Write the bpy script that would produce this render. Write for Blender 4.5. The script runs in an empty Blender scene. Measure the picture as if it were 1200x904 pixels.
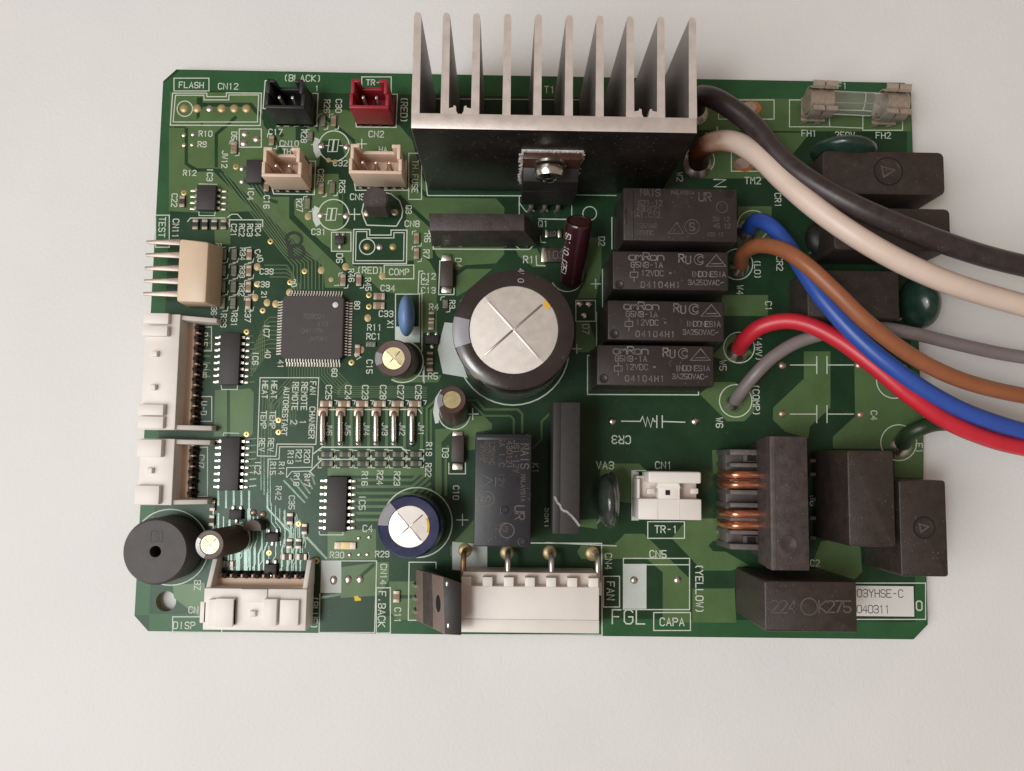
import bpy, bmesh, math, random
from mathutils import Vector, Matrix, Euler
random.seed(7)
SC = bpy.context.scene
COL = SC.collection
PI = math.pi

# ------------------------------------------------------------------ camera, light, exposure (1 unit = 1 cm)
CAM_ROT = (0.0893, -0.0124, 0.0131)
CAM_LOC = (-0.637, -2.163, 15.65)
FPX = 950.0
cd = bpy.data.cameras.new('camera'); cam = bpy.data.objects.new('camera', cd); COL.objects.link(cam)
cam.rotation_euler = CAM_ROT; cam.location = CAM_LOC
cd.sensor_width = 36.0; cd.lens = FPX / 1200 * 36
cd.clip_start = 0.5; cd.clip_end = 500
SC.camera = cam

world = bpy.data.worlds.new('World'); SC.world = world; world.use_nodes = True
bgn = world.node_tree.nodes['Background']
bgn.inputs[0].default_value = (1.0, 0.76, 0.60, 1); bgn.inputs[1].default_value = 0.27

def area(name, loc, target, sx, sy, power, color):
    d = bpy.data.lights.new(name, 'AREA'); d.shape = 'RECTANGLE'; d.size = sx; d.size_y = sy
    d.energy = power; d.color = color
    o = bpy.data.objects.new(name, d); COL.objects.link(o); o.location = loc
    o.rotation_euler = (Vector(target) - Vector(loc)).to_track_quat('-Z', 'Y').to_euler()
    return o
area('window_light', (-20.5, -9.5, 50), (0, 0, 0), 10, 8.5, 6300, (0.97, 1.0, 0.98))
area('room_light', (-62, -30, 84), (0, 0, 0), 90, 75, 82000, (0.985, 0.99, 0.985))

SC.view_settings.view_transform = 'Standard'; SC.view_settings.look = 'None'
SC.view_settings.exposure = 0.0; SC.view_settings.gamma = 1.0; SC.view_settings.use_curve_mapping = False

# ------------------------------------------------------------------ pixel -> place on a horizontal plane
ROT = Euler(CAM_ROT).to_matrix()
def P(px, py, z=0.0):
    d = ROT @ Vector(((px - 600) / FPX, -(py - 452) / FPX, -1.0))
    t = (z - CAM_LOC[2]) / d.z
    return Vector((CAM_LOC[0] + t * d.x, CAM_LOC[1] + t * d.y, z))
def S(py): return 58.6 + (py - 90) / 650 * 3.4          # photograph pixels per cm on the board
def K(ox, oy, s): return lambda L: [(ox + a / s, oy + b / s) for a, b in L]
def rect(x0, y0, x1, y1, z=0.0):
    xm, ym = (x0 + x1) / 2, (y0 + y1) / 2
    return (P(x0, ym, z).x, P(x1, ym, z).x, P(xm, y1, z).y, P(xm, y0, z).y)

# ------------------------------------------------------------------ materials
MATS = {}
def mat(name, col, rough=0.5, metal=0.0, bump=0.0, bscale=30.0, vary=0.0, vscale=6.0, dust=0.0, spec=0.5, coat=0.0, trans=0.0, alpha=1.0, dscale=9.0, dcol=(0.45, 0.40, 0.35), dmin=0.45, tint=(1, 1, 1)):
    m = bpy.data.materials.new(name); m.use_nodes = True
    nt = m.node_tree; b = nt.nodes['Principled BSDF']; L = nt.links.new
    b.inputs['Base Color'].default_value = (*col, 1); b.inputs['Roughness'].default_value = rough
    b.inputs['Metallic'].default_value = metal; b.inputs['Specular IOR Level'].default_value = spec
    b.inputs['Specular Tint'].default_value = (*tint, 1); b.inputs['Coat Weight'].default_value = coat; b.inputs['Coat Roughness'].default_value = 0.12
    b.inputs['Transmission Weight'].default_value = trans; b.inputs['Alpha'].default_value = alpha
    if vary or bump or dust:
        tc = nt.nodes.new('ShaderNodeTexCoord')
        geo = nt.nodes.new('ShaderNodeNewGeometry')
        pos = geo.outputs['Position']
    last = None
    if vary:
        n = nt.nodes.new('ShaderNodeTexNoise'); n.inputs['Scale'].default_value = vscale; n.inputs['Detail'].default_value = 6
        n.inputs['Roughness'].default_value = 0.62
        L(pos, n.inputs['Vector'])
        r = nt.nodes.new('ShaderNodeValToRGB')
        r.color_ramp.elements[0].position = 0.3; r.color_ramp.elements[1].position = 0.72
        r.color_ramp.elements[0].color = (*[max(0, c * (1 - vary)) for c in col], 1)
        r.color_ramp.elements[1].color = (*[min(1, c * (1 + vary)) for c in col], 1)
        L(n.outputs['Fac'], r.inputs['Fac']); last = r.outputs['Color']
        mr = nt.nodes.new('ShaderNodeMapRange'); mr.inputs['To Min'].default_value = max(0.02, rough - 0.09); mr.inputs['To Max'].default_value = min(1, rough + 0.09)
        L(n.outputs['Fac'], mr.inputs['Value']); L(mr.outputs['Result'], b.inputs['Roughness'])
    if dust:
        v = nt.nodes.new('ShaderNodeTexVoronoi'); v.inputs['Scale'].default_value = dscale; L(pos, v.inputs['Vector'])
        w = nt.nodes.new('ShaderNodeTexNoise'); w.inputs['Scale'].default_value = 3.5; w.inputs['Detail'].default_value = 3; L(pos, w.inputs['Vector'])
        lt = nt.nodes.new('ShaderNodeMapRange'); lt.inputs['From Min'].default_value = 0.05; lt.inputs['From Max'].default_value = 0.16
        lt.inputs['To Min'].default_value = 1; lt.inputs['To Max'].default_value = 0; L(v.outputs['Distance'], lt.inputs['Value'])
        wr = nt.nodes.new('ShaderNodeMapRange'); wr.inputs['From Min'].default_value = dmin; wr.inputs['From Max'].default_value = dmin + 0.2
        wr.inputs['To Max'].default_value = dust; L(w.outputs['Fac'], wr.inputs['Value'])
        mu = nt.nodes.new('ShaderNodeMath'); mu.operation = 'MULTIPLY'; L(lt.outputs['Result'], mu.inputs[0]); L(wr.outputs['Result'], mu.inputs[1])
        mx = nt.nodes.new('ShaderNodeMix'); mx.data_type = 'RGBA'; mx.inputs['B'].default_value = (*dcol, 1)
        if last: L(last, mx.inputs['A'])
        else: mx.inputs['A'].default_value = (*col, 1)
        L(mu.outputs[0], mx.inputs['Factor']); last = mx.outputs['Result']
    if last: L(last, b.inputs['Base Color'])
    if bump:
        n2 = nt.nodes.new('ShaderNodeTexNoise'); n2.inputs['Scale'].default_value = bscale; n2.inputs['Detail'].default_value = 4; L(pos, n2.inputs['Vector'])
        bp = nt.nodes.new('ShaderNodeBump'); bp.inputs['Strength'].default_value = bump; bp.inputs['Distance'].default_value = 0.02
        L(n2.outputs['Fac'], bp.inputs['Height']); L(bp.outputs['Normal'], b.inputs['Normal'])
    MATS[name] = m
    return m
M = MATS
mat('table_white', (0.76, 0.762, 0.757), 0.62, bump=0.30, bscale=16, vary=0.03, vscale=0.35, dust=0.35, dmin=0.62, dscale=2.6, dcol=(0.34, 0.27, 0.22))
mat('mask', (0.016, 0.047, 0.021), 0.34, bump=0.05, bscale=6, vary=0.22, vscale=1.6, dust=0.3, dscale=7, dcol=(0.14, 0.2, 0.13), spec=0.30, tint=(0.85, 1.0, 0.9))
mat('mask_edge', (0.030, 0.100, 0.040), 0.34, bump=0.05, bscale=6, vary=0.15, vscale=1.6, dust=0.3, dscale=7, dcol=(0.14, 0.2, 0.13), spec=0.30, tint=(0.85, 1.0, 0.9))
mat('mask_copper', (0.090, 0.155, 0.060), 0.31, bump=0.05, bscale=6, vary=0.13, vscale=2.0, dust=0.25, dscale=7, dcol=(0.25, 0.3, 0.2), spec=0.36, tint=(0.85, 1.0, 0.9))
mat('mask_trace', (0.115, 0.17, 0.09), 0.19, vary=0.1, vscale=4, bump=0.06, bscale=10, spec=0.5, tint=(0.78, 1.0, 0.93))
mat('laminate_edge', (0.16, 0.17, 0.07), 0.7, vary=0.2)
mat('silk', (0.60, 0.66, 0.57), 0.55, vary=0.12, vscale=14)
mat('silk_fill', (0.58, 0.64, 0.61), 0.55, vary=0.06, vscale=3, bump=0.1, bscale=25)
mat('solder', (0.70, 0.655, 0.59), 0.30, metal=1.0, vary=0.15, vscale=25)
mat('solder_dull', (0.55, 0.42, 0.33), 0.42, metal=0.85, vary=0.2, vscale=25)
mat('gold', (0.62, 0.47, 0.20), 0.35, metal=0.8, vary=0.15, vscale=20)
mat('pad_tan', (0.48, 0.37, 0.19), 0.4, metal=0.45, vary=0.2, vscale=20)
mat('copper_bare', (0.58, 0.24, 0.10), 0.4, metal=0.75, vary=0.2, vscale=20)
mat('hole', (0.006, 0.005, 0.004), 0.8)
mat('steel', (0.72, 0.68, 0.63), 0.22, metal=1.0, vary=0.08, vscale=15)
mat('jumper_tin', (0.86, 0.77, 0.71), 0.27, metal=1.0)
mat('scratch_grey', (0.32, 0.30, 0.30), 0.6, vary=0.4, vscale=14)
mat('chip_murky', (0.045, 0.05, 0.033), 0.5, vary=0.3, vscale=20)
mat('term_murky', (0.19, 0.185, 0.13), 0.5, metal=0.4, vary=0.4, vscale=25)
mat('pin_tin', (0.66, 0.60, 0.55), 0.32, metal=0.8, vary=0.12, vscale=12)
mat('pin_brown', (0.34, 0.19, 0.10), 0.4, metal=0.6, vary=0.3, vscale=9)
mat('black', (0.016, 0.0145, 0.0145), 0.48, bump=0.1, bscale=60, vary=0.2, vscale=4, dust=0.35, dscale=14)
mat('ic_black', (0.030, 0.027, 0.028), 0.55, bump=0.16, bscale=90, vary=0.15, vscale=6, dust=0.12, dscale=18)
mat('relay', (0.027, 0.020, 0.019), 0.42, bump=0.06, bscale=40, vary=0.18, vscale=3, dust=0.35, dscale=12)
mat('relay_blue', (0.017, 0.018, 0.024), 0.38, bump=0.06, bscale=40, vary=0.2, vscale=3, dust=0.35, dscale=12)
mat('film_cap', (0.037, 0.0265, 0.022), 0.44, bump=0.2, bscale=30, vary=0.28, vscale=4, dust=0.7, dscale=12, dmin=0.36, dcol=(0.22, 0.17, 0.14))
mat('ferrite', (0.056, 0.042, 0.041), 0.5, bump=0.3, bscale=22, vary=0.35, vscale=5, dust=0.7, dscale=13, dmin=0.36, dcol=(0.25, 0.2, 0.18))
mat('driver_lit', (0.20, 0.145, 0.125), 0.5, bump=0.12, bscale=30, vary=0.15, vscale=5, dust=0.2)  # black chip made lighter brown: light on its left face put into the colour
mat('qfp_grey', (0.050, 0.040, 0.043), 0.52, bump=0.16, bscale=90, vary=0.12, vscale=6, dust=0.12, dscale=18)
mat('term', (0.42, 0.36, 0.29), 0.45, metal=0.75, vary=0.3, vscale=25)
mat('bobbin', (0.095, 0.078, 0.074), 0.5, bump=0.2, bscale=25, vary=0.3, vscale=5, dust=0.4)
mat('relay_print', (0.17, 0.145, 0.15), 0.6, vary=0.45, vscale=7)
mat('faint_print', (0.085, 0.068, 0.06), 0.6, vary=0.4, vscale=7)
mat('ic_print', (0.12, 0.11, 0.11), 0.6, vary=0.3, vscale=9)
mat('white_plastic', (0.81, 0.765, 0.725), 0.42, bump=0.05, bscale=20, vary=0.04, vscale=2)
mat('white_shaded', (0.74, 0.66, 0.60), 0.45, bump=0.06, bscale=20, vary=0.08, vscale=2)  # darker copy of the white plastic, painting shade into steps and recesses
mat('cream', (0.74, 0.56, 0.44), 0.45, bump=0.05, bscale=20, vary=0.05, vscale=3)
mat('beige', (0.70, 0.55, 0.40), 0.4, vary=0.06, vscale=1.5)
mat('red_plastic', (0.33, 0.022, 0.035), 0.42, bump=0.05, bscale=25, vary=0.1)
mat('black_connector', (0.022, 0.022, 0.024), 0.45, bump=0.08, bscale=40, vary=0.2, dust=0.2, dscale=14)
mat('alu', (0.74, 0.665, 0.63), 0.48, metal=0.55, bump=0.12, bscale=35, vary=0.09, vscale=5)
mat('alu_side_shade', (0.30, 0.27, 0.255), 0.5, metal=0.7, bump=0.1, bscale=35, vary=0.12, vscale=5)  # darker copy of the fin metal, shade of the fin sides in the colour
mat('alu_front_shade', (0.020, 0.0155, 0.015), 0.36, metal=0.3, bump=0.15, bscale=25, vary=0.45, vscale=3, dust=0.9, dscale=8.5, dmin=0.33, dcol=(0.26, 0.21, 0.18))  # near-black paints the dark reflection on the front face; dust specks on top
mat('cap_alu', (0.74, 0.69, 0.65), 0.43, metal=0.7, vary=0.05, vscale=6)
mat('cap_alu_yellow', (0.68, 0.59, 0.34), 0.42, metal=0.7, vary=0.15, vscale=9)
mat('cap_groove', (0.40, 0.36, 0.33), 0.3, metal=0.8)  # darker metal paints the shade along the score lines
mat('cap_brown', (0.085, 0.046, 0.040), 0.45, vary=0.12, vscale=3)
mat('cap_big', (0.030, 0.021, 0.020), 0.24, vary=0.12, vscale=3, coat=0.3, dust=0.25, dscale=8)
mat('cap_maroon', (0.040, 0.010, 0.015), 0.22, vary=0.12, vscale=3, coat=0.4)
mat('cap_blue', (0.012, 0.017, 0.075), 0.22, vary=0.1, vscale=3, coat=0.4)
mat('stripe_grey', (0.30, 0.30, 0.33), 0.3, coat=0.3)
mat('print_lilac', (0.36, 0.30, 0.34), 0.5)
mat('orange_mark', (0.75, 0.42, 0.02), 0.5)
mat('yellow_paint', (0.72, 0.50, 0.03), 0.5)
mat('blue_ceramic', (0.15, 0.27, 0.50), 0.42, bump=0.05, bscale=12, vary=0.06)
mat('varistor', (0.035, 0.045, 0.038), 0.16, bump=0.08, bscale=8, vary=0.25, vscale=5, coat=0.6)
mat('varistor_green', (0.014, 0.038, 0.027), 0.26, bump=0.05, bscale=8, vary=0.25, vscale=5, coat=0.25)
mat('pin_dull', (0.50, 0.42, 0.37), 0.45, metal=0.75, vary=0.15, vscale=12)
mat('enamel_copper', (0.72, 0.29, 0.17), 0.24, metal=0.9, vary=0.2, vscale=12)
mat('chip_tan', (0.27, 0.165, 0.105), 0.5, vary=0.15, vscale=20)
mat('chip_brown', (0.05, 0.034, 0.027), 0.5, vary=0.15, vscale=20)
mat('chip_black', (0.022, 0.02, 0.02), 0.45, vary=0.15, vscale=20)
mat('chip_grey', (0.16, 0.17, 0.13), 0.5, vary=0.2, vscale=20)
mat('buzzer', (0.060, 0.052, 0.052), 0.55, bump=0.1, bscale=30, vary=0.08, vscale=4, dust=0.15)
mat('wire_black', (0.040, 0.029, 0.030), 0.38, bump=0.1, bscale=10, vary=0.3, vscale=5, dust=0.35, dscale=12)
mat('wire_white', (0.70, 0.56, 0.48), 0.40, vary=0.05, vscale=2, bump=0.04, bscale=8)
mat('wire_scorched', (0.07, 0.030, 0.018), 0.45, vary=0.5, vscale=3)
mat('wire_blue', (0.030, 0.085, 0.38), 0.36, vary=0.08, vscale=3, bump=0.04, bscale=8)
mat('wire_brown', (0.30, 0.105, 0.045), 0.4, vary=0.1, vscale=3, bump=0.04, bscale=8)
mat('wire_red', (0.56, 0.022, 0.040), 0.36, vary=0.08, vscale=3, bump=0.04, bscale=8)
mat('wire_gray', (0.20, 0.17, 0.17), 0.38, vary=0.1, vscale=3, bump=0.05, bscale=8)
mat('wire_green', (0.018, 0.036, 0.014), 0.4, vary=0.2, vscale=3)
mat('paste', (0.62, 0.58, 0.56), 0.7, bump=0.4, bscale=30, vary=0.2, vscale=12)
mat('mica_brown', (0.065, 0.028, 0.02), 0.35, vary=0.3, vscale=5)
mat('sticker', (0.72, 0.70, 0.67), 0.5, vary=0.03)
mat('ink_dark', (0.10, 0.095, 0.10), 0.6)
mat('marker_ink', (0.012, 0.022, 0.012), 0.45)
mat('clip_metal', (0.50, 0.42, 0.35), 0.30, metal=0.5, vary=0.12, vscale=10, bump=0.05)
mat('fuse_cap', (0.36, 0.29, 0.235), 0.38, metal=0.35, vary=0.2, vscale=12)
gl = mat('glass', (0.92, 0.94, 0.91), 0.06, trans=0.93, spec=0.8)
gb = gl.node_tree.nodes['Principled BSDF']; gb.inputs['IOR'].default_value = 1.12; gb.inputs['Coat Weight'].default_value = 0.8
gl.node_tree.nodes['Principled BSDF'].inputs['IOR'].default_value = 1.25

def scorch_mat():
    m = M['wire_white']; nt = m.node_tree; L = nt.links.new; b = nt.nodes['Principled BSDF']; src = b.inputs['Base Color'].links[0].from_socket
    geo = nt.nodes.new('ShaderNodeNewGeometry'); d = nt.nodes.new('ShaderNodeVectorMath'); d.operation = 'DISTANCE'; d.inputs[1].default_value = P(826, 186, 0.3)
    L(geo.outputs['Position'], d.inputs[0]); n = nt.nodes.new('ShaderNodeTexNoise'); n.inputs['Scale'].default_value = 4; L(geo.outputs['Position'], n.inputs['Vector'])
    a = nt.nodes.new('ShaderNodeMath'); a.operation = 'MULTIPLY_ADD'; a.inputs[1].default_value = 0.35; L(n.outputs['Fac'], a.inputs[0]); L(d.outputs['Value'], a.inputs[2])
    r = nt.nodes.new('ShaderNodeValToRGB'); e = r.color_ramp.elements; e[0].position = 0.42; e[0].color = (0.035, 0.014, 0.009, 1); e[1].position = 1.0; e[1].color = (1, 1, 1, 1)
    k = e.new(0.70); k.color = (0.20, 0.075, 0.035, 1); k = e.new(0.84); k.color = (0.80, 0.62, 0.5, 1)
    L(a.outputs[0], r.inputs['Fac']); x = nt.nodes.new('ShaderNodeMix'); x.data_type = 'RGBA'; x.blend_type = 'MULTIPLY'; x.inputs['Factor'].default_value = 1.0
    L(src, x.inputs['A']); L(r.outputs['Color'], x.inputs['B']); L(x.outputs['Result'], b.inputs['Base Color'])
scorch_mat()
# ------------------------------------------------------------------ mesh helpers
def bx(bm, x0, x1, y0, y1, z0, z1, b=0.0, seg=2):
    r = bmesh.ops.create_cube(bm, size=1.0); vs = r['verts']
    for v in vs:
        v.co = Vector(((x0 + x1) / 2 + v.co.x * (x1 - x0), (y0 + y1) / 2 + v.co.y * (y1 - y0), (z0 + z1) / 2 + v.co.z * (z1 - z0)))
    if b:
        es = list({e for v in vs for e in v.link_edges})
        bmesh.ops.bevel(bm, geom=es, offset=b, segments=seg, affect='EDGES', profile=0.5)
def hexa(bm, base, top, b=0.0):
    vs = [bm.verts.new(p) for p in list(base) + list(top)]
    fs = [bm.faces.new([vs[i] for i in q]) for q in ((3, 2, 1, 0), (4, 5, 6, 7), (0, 1, 5, 4), (1, 2, 6, 5), (2, 3, 7, 6), (3, 0, 4, 7))]
    if b:
        es = list({e for f in fs for e in f.edges})
        bmesh.ops.bevel(bm, geom=es, offset=b, segments=2, affect='EDGES', profile=0.5)
def cyl(bm, x, y, z0, z1, r, seg=24, r2=None):
    res = bmesh.ops.create_cone(bm, cap_ends=True, segments=seg, radius1=r, radius2=r if r2 is None else r2, depth=z1 - z0)
    for v in res['verts']: v.co += Vector((x, y, (z0 + z1) / 2))
def lathe(bm, prof, seg=32, x=0.0, y=0.0, close=True):
    rings = []
    for r, z in prof:
        if r < 1e-6: rings.append([bm.verts.new((x, y, z))])
        else: rings.append([bm.verts.new((x + r * math.cos(2 * PI * i / seg), y + r * math.sin(2 * PI * i / seg), z)) for i in range(seg)])
    for a, b in zip(rings, rings[1:]):
        for i in range(seg):
            j = (i + 1) % seg
            q = [a[i % len(a)], a[j % len(a)], b[j % len(b)], b[i % len(b)]]
            u = []
            for v in q:
                if v not in u: u.append(v)
            if len(u) > 2: bm.faces.new(u)
def prism(bm, poly, z0, z1):
    a = sum(poly[i][0] * poly[(i + 1) % len(poly)][1] - poly[(i + 1) % len(poly)][0] * poly[i][1] for i in range(len(poly)))
    if a < 0: poly = poly[::-1]
    lo = [bm.verts.new((p[0], p[1], z0)) for p in poly]; hi = [bm.verts.new((p[0], p[1], z1)) for p in poly]
    n = len(poly)
    bm.faces.new(hi); bm.faces.new(lo[::-1])
    for i in range(n): bm.faces.new((lo[i], lo[(i + 1) % n], hi[(i + 1) % n], hi[i]))
def spline(pts, n=8):
    pts = [Vector(p) for p in pts]; out = []
    for i in range(len(pts) - 1):
        p0 = pts[max(0, i - 1)]; p1 = pts[i]; p2 = pts[i + 1]; p3 = pts[min(len(pts) - 1, i + 2)]
        for k in range(n):
            t = k / n
            out.append(0.5 * ((2 * p1) + (p2 - p0) * t + (2 * p0 - 5 * p1 + 4 * p2 - p3) * t * t + (3 * p1 - p0 - 3 * p2 + p3) * t ** 3))
    out.append(pts[-1]); return out
def tube(bm, pts, r, seg=12, cap=True, r2=None):
    pts = [Vector(p) for p in pts]; n = len(pts); rings = []; nrm = None
    for i, p in enumerate(pts):
        t = (pts[min(n - 1, i + 1)] - pts[max(0, i - 1)]).normalized()
        if nrm is None:
            a = Vector((0, 0, 1)) if abs(t.z) < 0.9 else Vector((1, 0, 0)); nrm = (a - t * a.dot(t)).normalized()
        else: nrm = (nrm - t * nrm.dot(t)).normalized()
        b = t.cross(nrm); rr = r if r2 is None else r + (r2 - r) * i / (n - 1)
        rings.append([bm.verts.new(p + rr * (math.cos(2 * PI * k / seg) * nrm + math.sin(2 * PI * k / seg) * b)) for k in range(seg)])
    for a, b in zip(rings, rings[1:]):
        for k in range(seg): bm.faces.new((a[k], a[(k + 1) % seg], b[(k + 1) % seg], b[k]))
    if cap: bm.faces.new(rings[0][::-1]); bm.faces.new(rings[-1])
def ellipsoid(bm, x, y, z, rx, ry, rz, u=24, v=14):
    r = bmesh.ops.create_uvsphere(bm, u_segments=u, v_segments=v, radius=1.0)
    for q in r['verts']: q.co = Vector((x + q.co.x * rx, y + q.co.y * ry, z + q.co.z * rz))
def ribbon(bm, pts, w, z, closed=False, th=0.0):
    pts = [Vector((p[0], p[1])) for p in pts]
    n = len(pts); L = []; R_ = []
    for i in range(n):
        a = pts[i - 1] if (i > 0 or closed) else None; c = pts[(i + 1) % n] if (i < n - 1 or closed) else None
        d1 = (pts[i] - a).normalized() if a is not None and (pts[i] - a).length > 1e-9 else None
        d2 = (c - pts[i]).normalized() if c is not None and (c - pts[i]).length > 1e-9 else None
        if d1 is None: d1 = d2
        if d2 is None: d2 = d1
        n1 = Vector((-d1.y, d1.x)); n2 = Vector((-d2.y, d2.x)); m = n1 + n2
        if m.length < 1e-4: m = n1
        m.normalize(); k = min(1.8, 1 / max(0.25, m.dot(n1)))
        e = Vector((0, 0))
        if not closed and i == 0: e = -d1 * w * 0.4
        if not closed and i == n - 1: e = d1 * w * 0.4
        L.append(pts[i] + e + m * k * w / 2); R_.append(pts[i] + e - m * k * w / 2)
    vl = [bm.verts.new((p.x, p.y, z)) for p in L]; vr = [bm.verts.new((p.x, p.y, z)) for p in R_]
    for i in range(n if closed else n - 1):
        j = (i + 1) % n
        bm.faces.new((vr[i], vr[j], vl[j], vl[i]))
    if th:
        for side, flip in ((vl, 0), (vr, 1)):
            lo = [bm.verts.new((v.co.x, v.co.y, z - th)) for v in side]
            for i in range(n if closed else n - 1):
                j = (i + 1) % n
                q = (side[i], side[j], lo[j], lo[i])
                bm.faces.new(q if not flip else q[::-1])

# ------------------------------------------------------------------ scene objects
def tag(o, label=None, cat=None, group=None, kind=None):
    if label: o['label'] = label
    if cat: o['category'] = cat
    if group: o['group'] = group
    if kind: o['kind'] = kind
    return o
def obj(name, bm, m, parent=None, smooth=True, sub=None):
    if sub is not None: bmesh.ops.translate(bm, verts=bm.verts, vec=-Vector(sub))
    me = bpy.data.meshes.new(name); bm.normal_update(); bm.to_mesh(me); bm.free()
    me.materials.append(M[m] if isinstance(m, str) else m)
    if smooth:
        me.polygons.foreach_set('use_smooth', [True] * len(me.polygons)); me.set_sharp_from_angle(angle=math.radians(38))
    o = bpy.data.objects.new(name, me); COL.objects.link(o)
    if parent: o.parent = parent
    return o
def thing(name, label, cat, loc=(0, 0, 0), rotz=0.0, group=None):
    o = bpy.data.objects.new(name, None); COL.objects.link(o); o.empty_display_size = 0.2
    o.location = loc; o.rotation_euler = (0, 0, rotz)
    return tag(o, label, cat, group)
def dup(root, loc, rotz=None, label=None, group=None, scale=None):
    r = root.copy(); COL.objects.link(r); r.location = loc
    if rotz is not None: r.rotation_euler = (0, 0, rotz)
    if label: r['label'] = label
    if group: r['group'] = group
    if scale: r.scale = scale
    for ch in list(root.children):
        c = ch.copy(); COL.objects.link(c); c.parent = r
        for g in list(ch.children):
            d = g.copy(); COL.objects.link(d); d.parent = c
    return r
def NB(): return bmesh.new()
def copies(name, src, places, parent):
    for p in places:
        o = bpy.data.objects.new(name, src.data); COL.objects.link(o); o.parent = parent; o.location = p[:3]
        if len(p) > 3: o.rotation_euler = (0, 0, p[3])

# ------------------------------------------------------------------ single-stroke lettering
FONT = {'A': '002640 1232', 'B': '00063645443303 3342413000', 'C': '4536160501103041', 'D': '000636454130 0030', 'E': '46060040 0333', 'F': '460600 0333',
 'G': '453616050110304143 23 4323', 'H': '0006 4046 0343', 'I': '2026', 'J': '4641301001', 'K': '0006 460340 ', 'L': '060040', 'M': '0006234640', 'N': '00064046',
 'O': '*10304145361605 01', 'P': '00063645443303', 'Q': '*1030414536160501 2240', 'R': '00063645443303 2340', 'S': '453616050413334241301001', 'T': '0646 2620',
 'U': '060110304146', 'V': '062046', 'W': '0610243046', 'X': '0046 0640', 'Y': '062346 2320', 'Z': '06460040', '0': '*1030414536160501',
 '1': '152620', '2': '05163645440040', '3': '051636454433424130 1001 1333 3010', '4': '30360242', '5': '460603334241301001', '6': '45361605011030414233 3303',
 '7': '064610', '8': '*1333444536160504 *1333424130100102', '9': '0110304145361605041343', '-': '1333', '.': '2021', '(': '36252130', ')': '16252110', '+': '2125 0343',
 '~': '0213334 4', '/': '0046', 'o': '*1030414334140301', 'm': '0004 0314232023 3443 4340', 'r': '0004 03143443', 'n': '0004 0314344340', '=': '0242 0444', ' ': ''}
def strokes(ch):
    out = []
    for s in FONT.get(ch, '').split(' '):
        cl = s.startswith('*'); s = s.replace('*', '')
        if len(s) < 4: continue
        out.append(([(int(s[i]), int(s[i + 1])) for i in range(0, len(s) - 1, 2)], cl))
    return out
FONT['O'] = FONT['0']; FONT['~'] = '02133344'; FONT['m'] = '0004 0314232023 23344340'; FONT['G'] = '453616050110304143 4323'
def text_bm(bm, s, cx, cy, h, rot=0.0, z=0.0, w=None, adv=0.88, asp=0.62):
    w = w or h * 0.135; n = len(s); a = h * adv; ca, sa = math.cos(rot), math.sin(rot); k = 0
    for i, ch in enumerate(s):
        ox = (i - (n - 1) / 2) * a
        for st, cl in strokes(ch):
            pts = []
            for gx, gy in st:
                x = ox + (gx - 2) / 4 * h * asp; y = (gy - 3) / 6 * h
                pts.append((cx + x * ca - y * sa, cy + x * sa + y * ca))
            if len(pts) > 1: ribbon(bm, pts, w, z + 0.0003 * (k % 4), closed=cl); k += 1
# ------------------------------------------------------------------ the setting
b = NB(); bx(b, -60, 60, -55, 55, -2.4, -0.21)
tag(obj('table_top', b, 'table_white', smooth=False), kind='structure')

# ------------------------------------------------------------------ circuit board
board = thing('circuit_board', 'large green printed circuit board lying on the white table, covered in parts', 'circuit board', (0, 0, 0))
def pw(L, z=0.0): return [(P(x, y, z).x, P(x, y, z).y) for x, y in L]
def laminate():
    W, H = 7.5, 5.485
    out = [(-W + 0.25, H), (W - 0.12, H), (W, H - 0.12), (W, -H + 0.28), (W - 0.28, -H), (-W + 0.27, -H), (-W, -H + 0.28), (-W, H - 0.25)]
    bm = NB(); vs = [bm.verts.new((x, y, 0)) for x, y in out]; edges = [bm.edges.new((vs[i], vs[(i + 1) % 8])) for i in range(8)]
    for (hx, hy, r) in ((194.5, 705, 0.19), (408, 719, 0.15)):
        c = P(hx, hy); q = [bm.verts.new((c.x + r * math.cos(2 * PI * i / 24), c.y + r * math.sin(2 * PI * i / 24), 0)) for i in range(24)]
        edges += [bm.edges.new((q[i], q[(i + 1) % 24])) for i in range(24)]
    bmesh.ops.triangle_fill(bm, edges=edges, use_beauty=True)
    for f in bm.faces:
        if f.normal.z < 0: f.normal_flip()
    top = list(bm.faces)
    r = bmesh.ops.extrude_face_region(bm, geom=top)
    for v in [g for g in r['geom'] if isinstance(g, bmesh.types.BMVert)]: v.co.z = -0.16
    bmesh.ops.recalc_face_normals(bm, faces=bm.faces)
    return bm
o = obj('laminate', laminate(), 'mask', board, smooth=False)
o.data.materials.append(M['laminate_edge'])
for p in o.data.polygons:
    if abs(p.normal.z) < 0.5: p.material_index = 1
zc = [0.0030]
def nz():
    zc[0] += 0.000012; return zc[0]
def pour(L, m='mask_copper', name='copper_pour'):
    bm = NB(); z = nz(); q = pw(L)
    a = sum(q[i][0] * q[(i + 1) % len(q)][1] - q[(i + 1) % len(q)][0] * q[i][1] for i in range(len(q)))
    if a < 0: q = q[::-1]
    vs = [bm.verts.new((x, y, z)) for x, y in q]
    es = [bm.edges.new((vs[i], vs[(i + 1) % len(vs)])) for i in range(len(vs))]
    bmesh.ops.triangle_fill(bm, edges=es, use_beauty=True)
    for f in bm.faces:
        if f.normal.z < 0: f.normal_flip()
    lo = [bm.verts.new((x, y, 0.0002)) for x, y in q]
    for i in range(len(q)): bm.faces.new((vs[i], lo[i], lo[(i + 1) % len(q)], vs[(i + 1) % len(q)]))
    return obj(name, bm, m, board, smooth=False)
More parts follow.
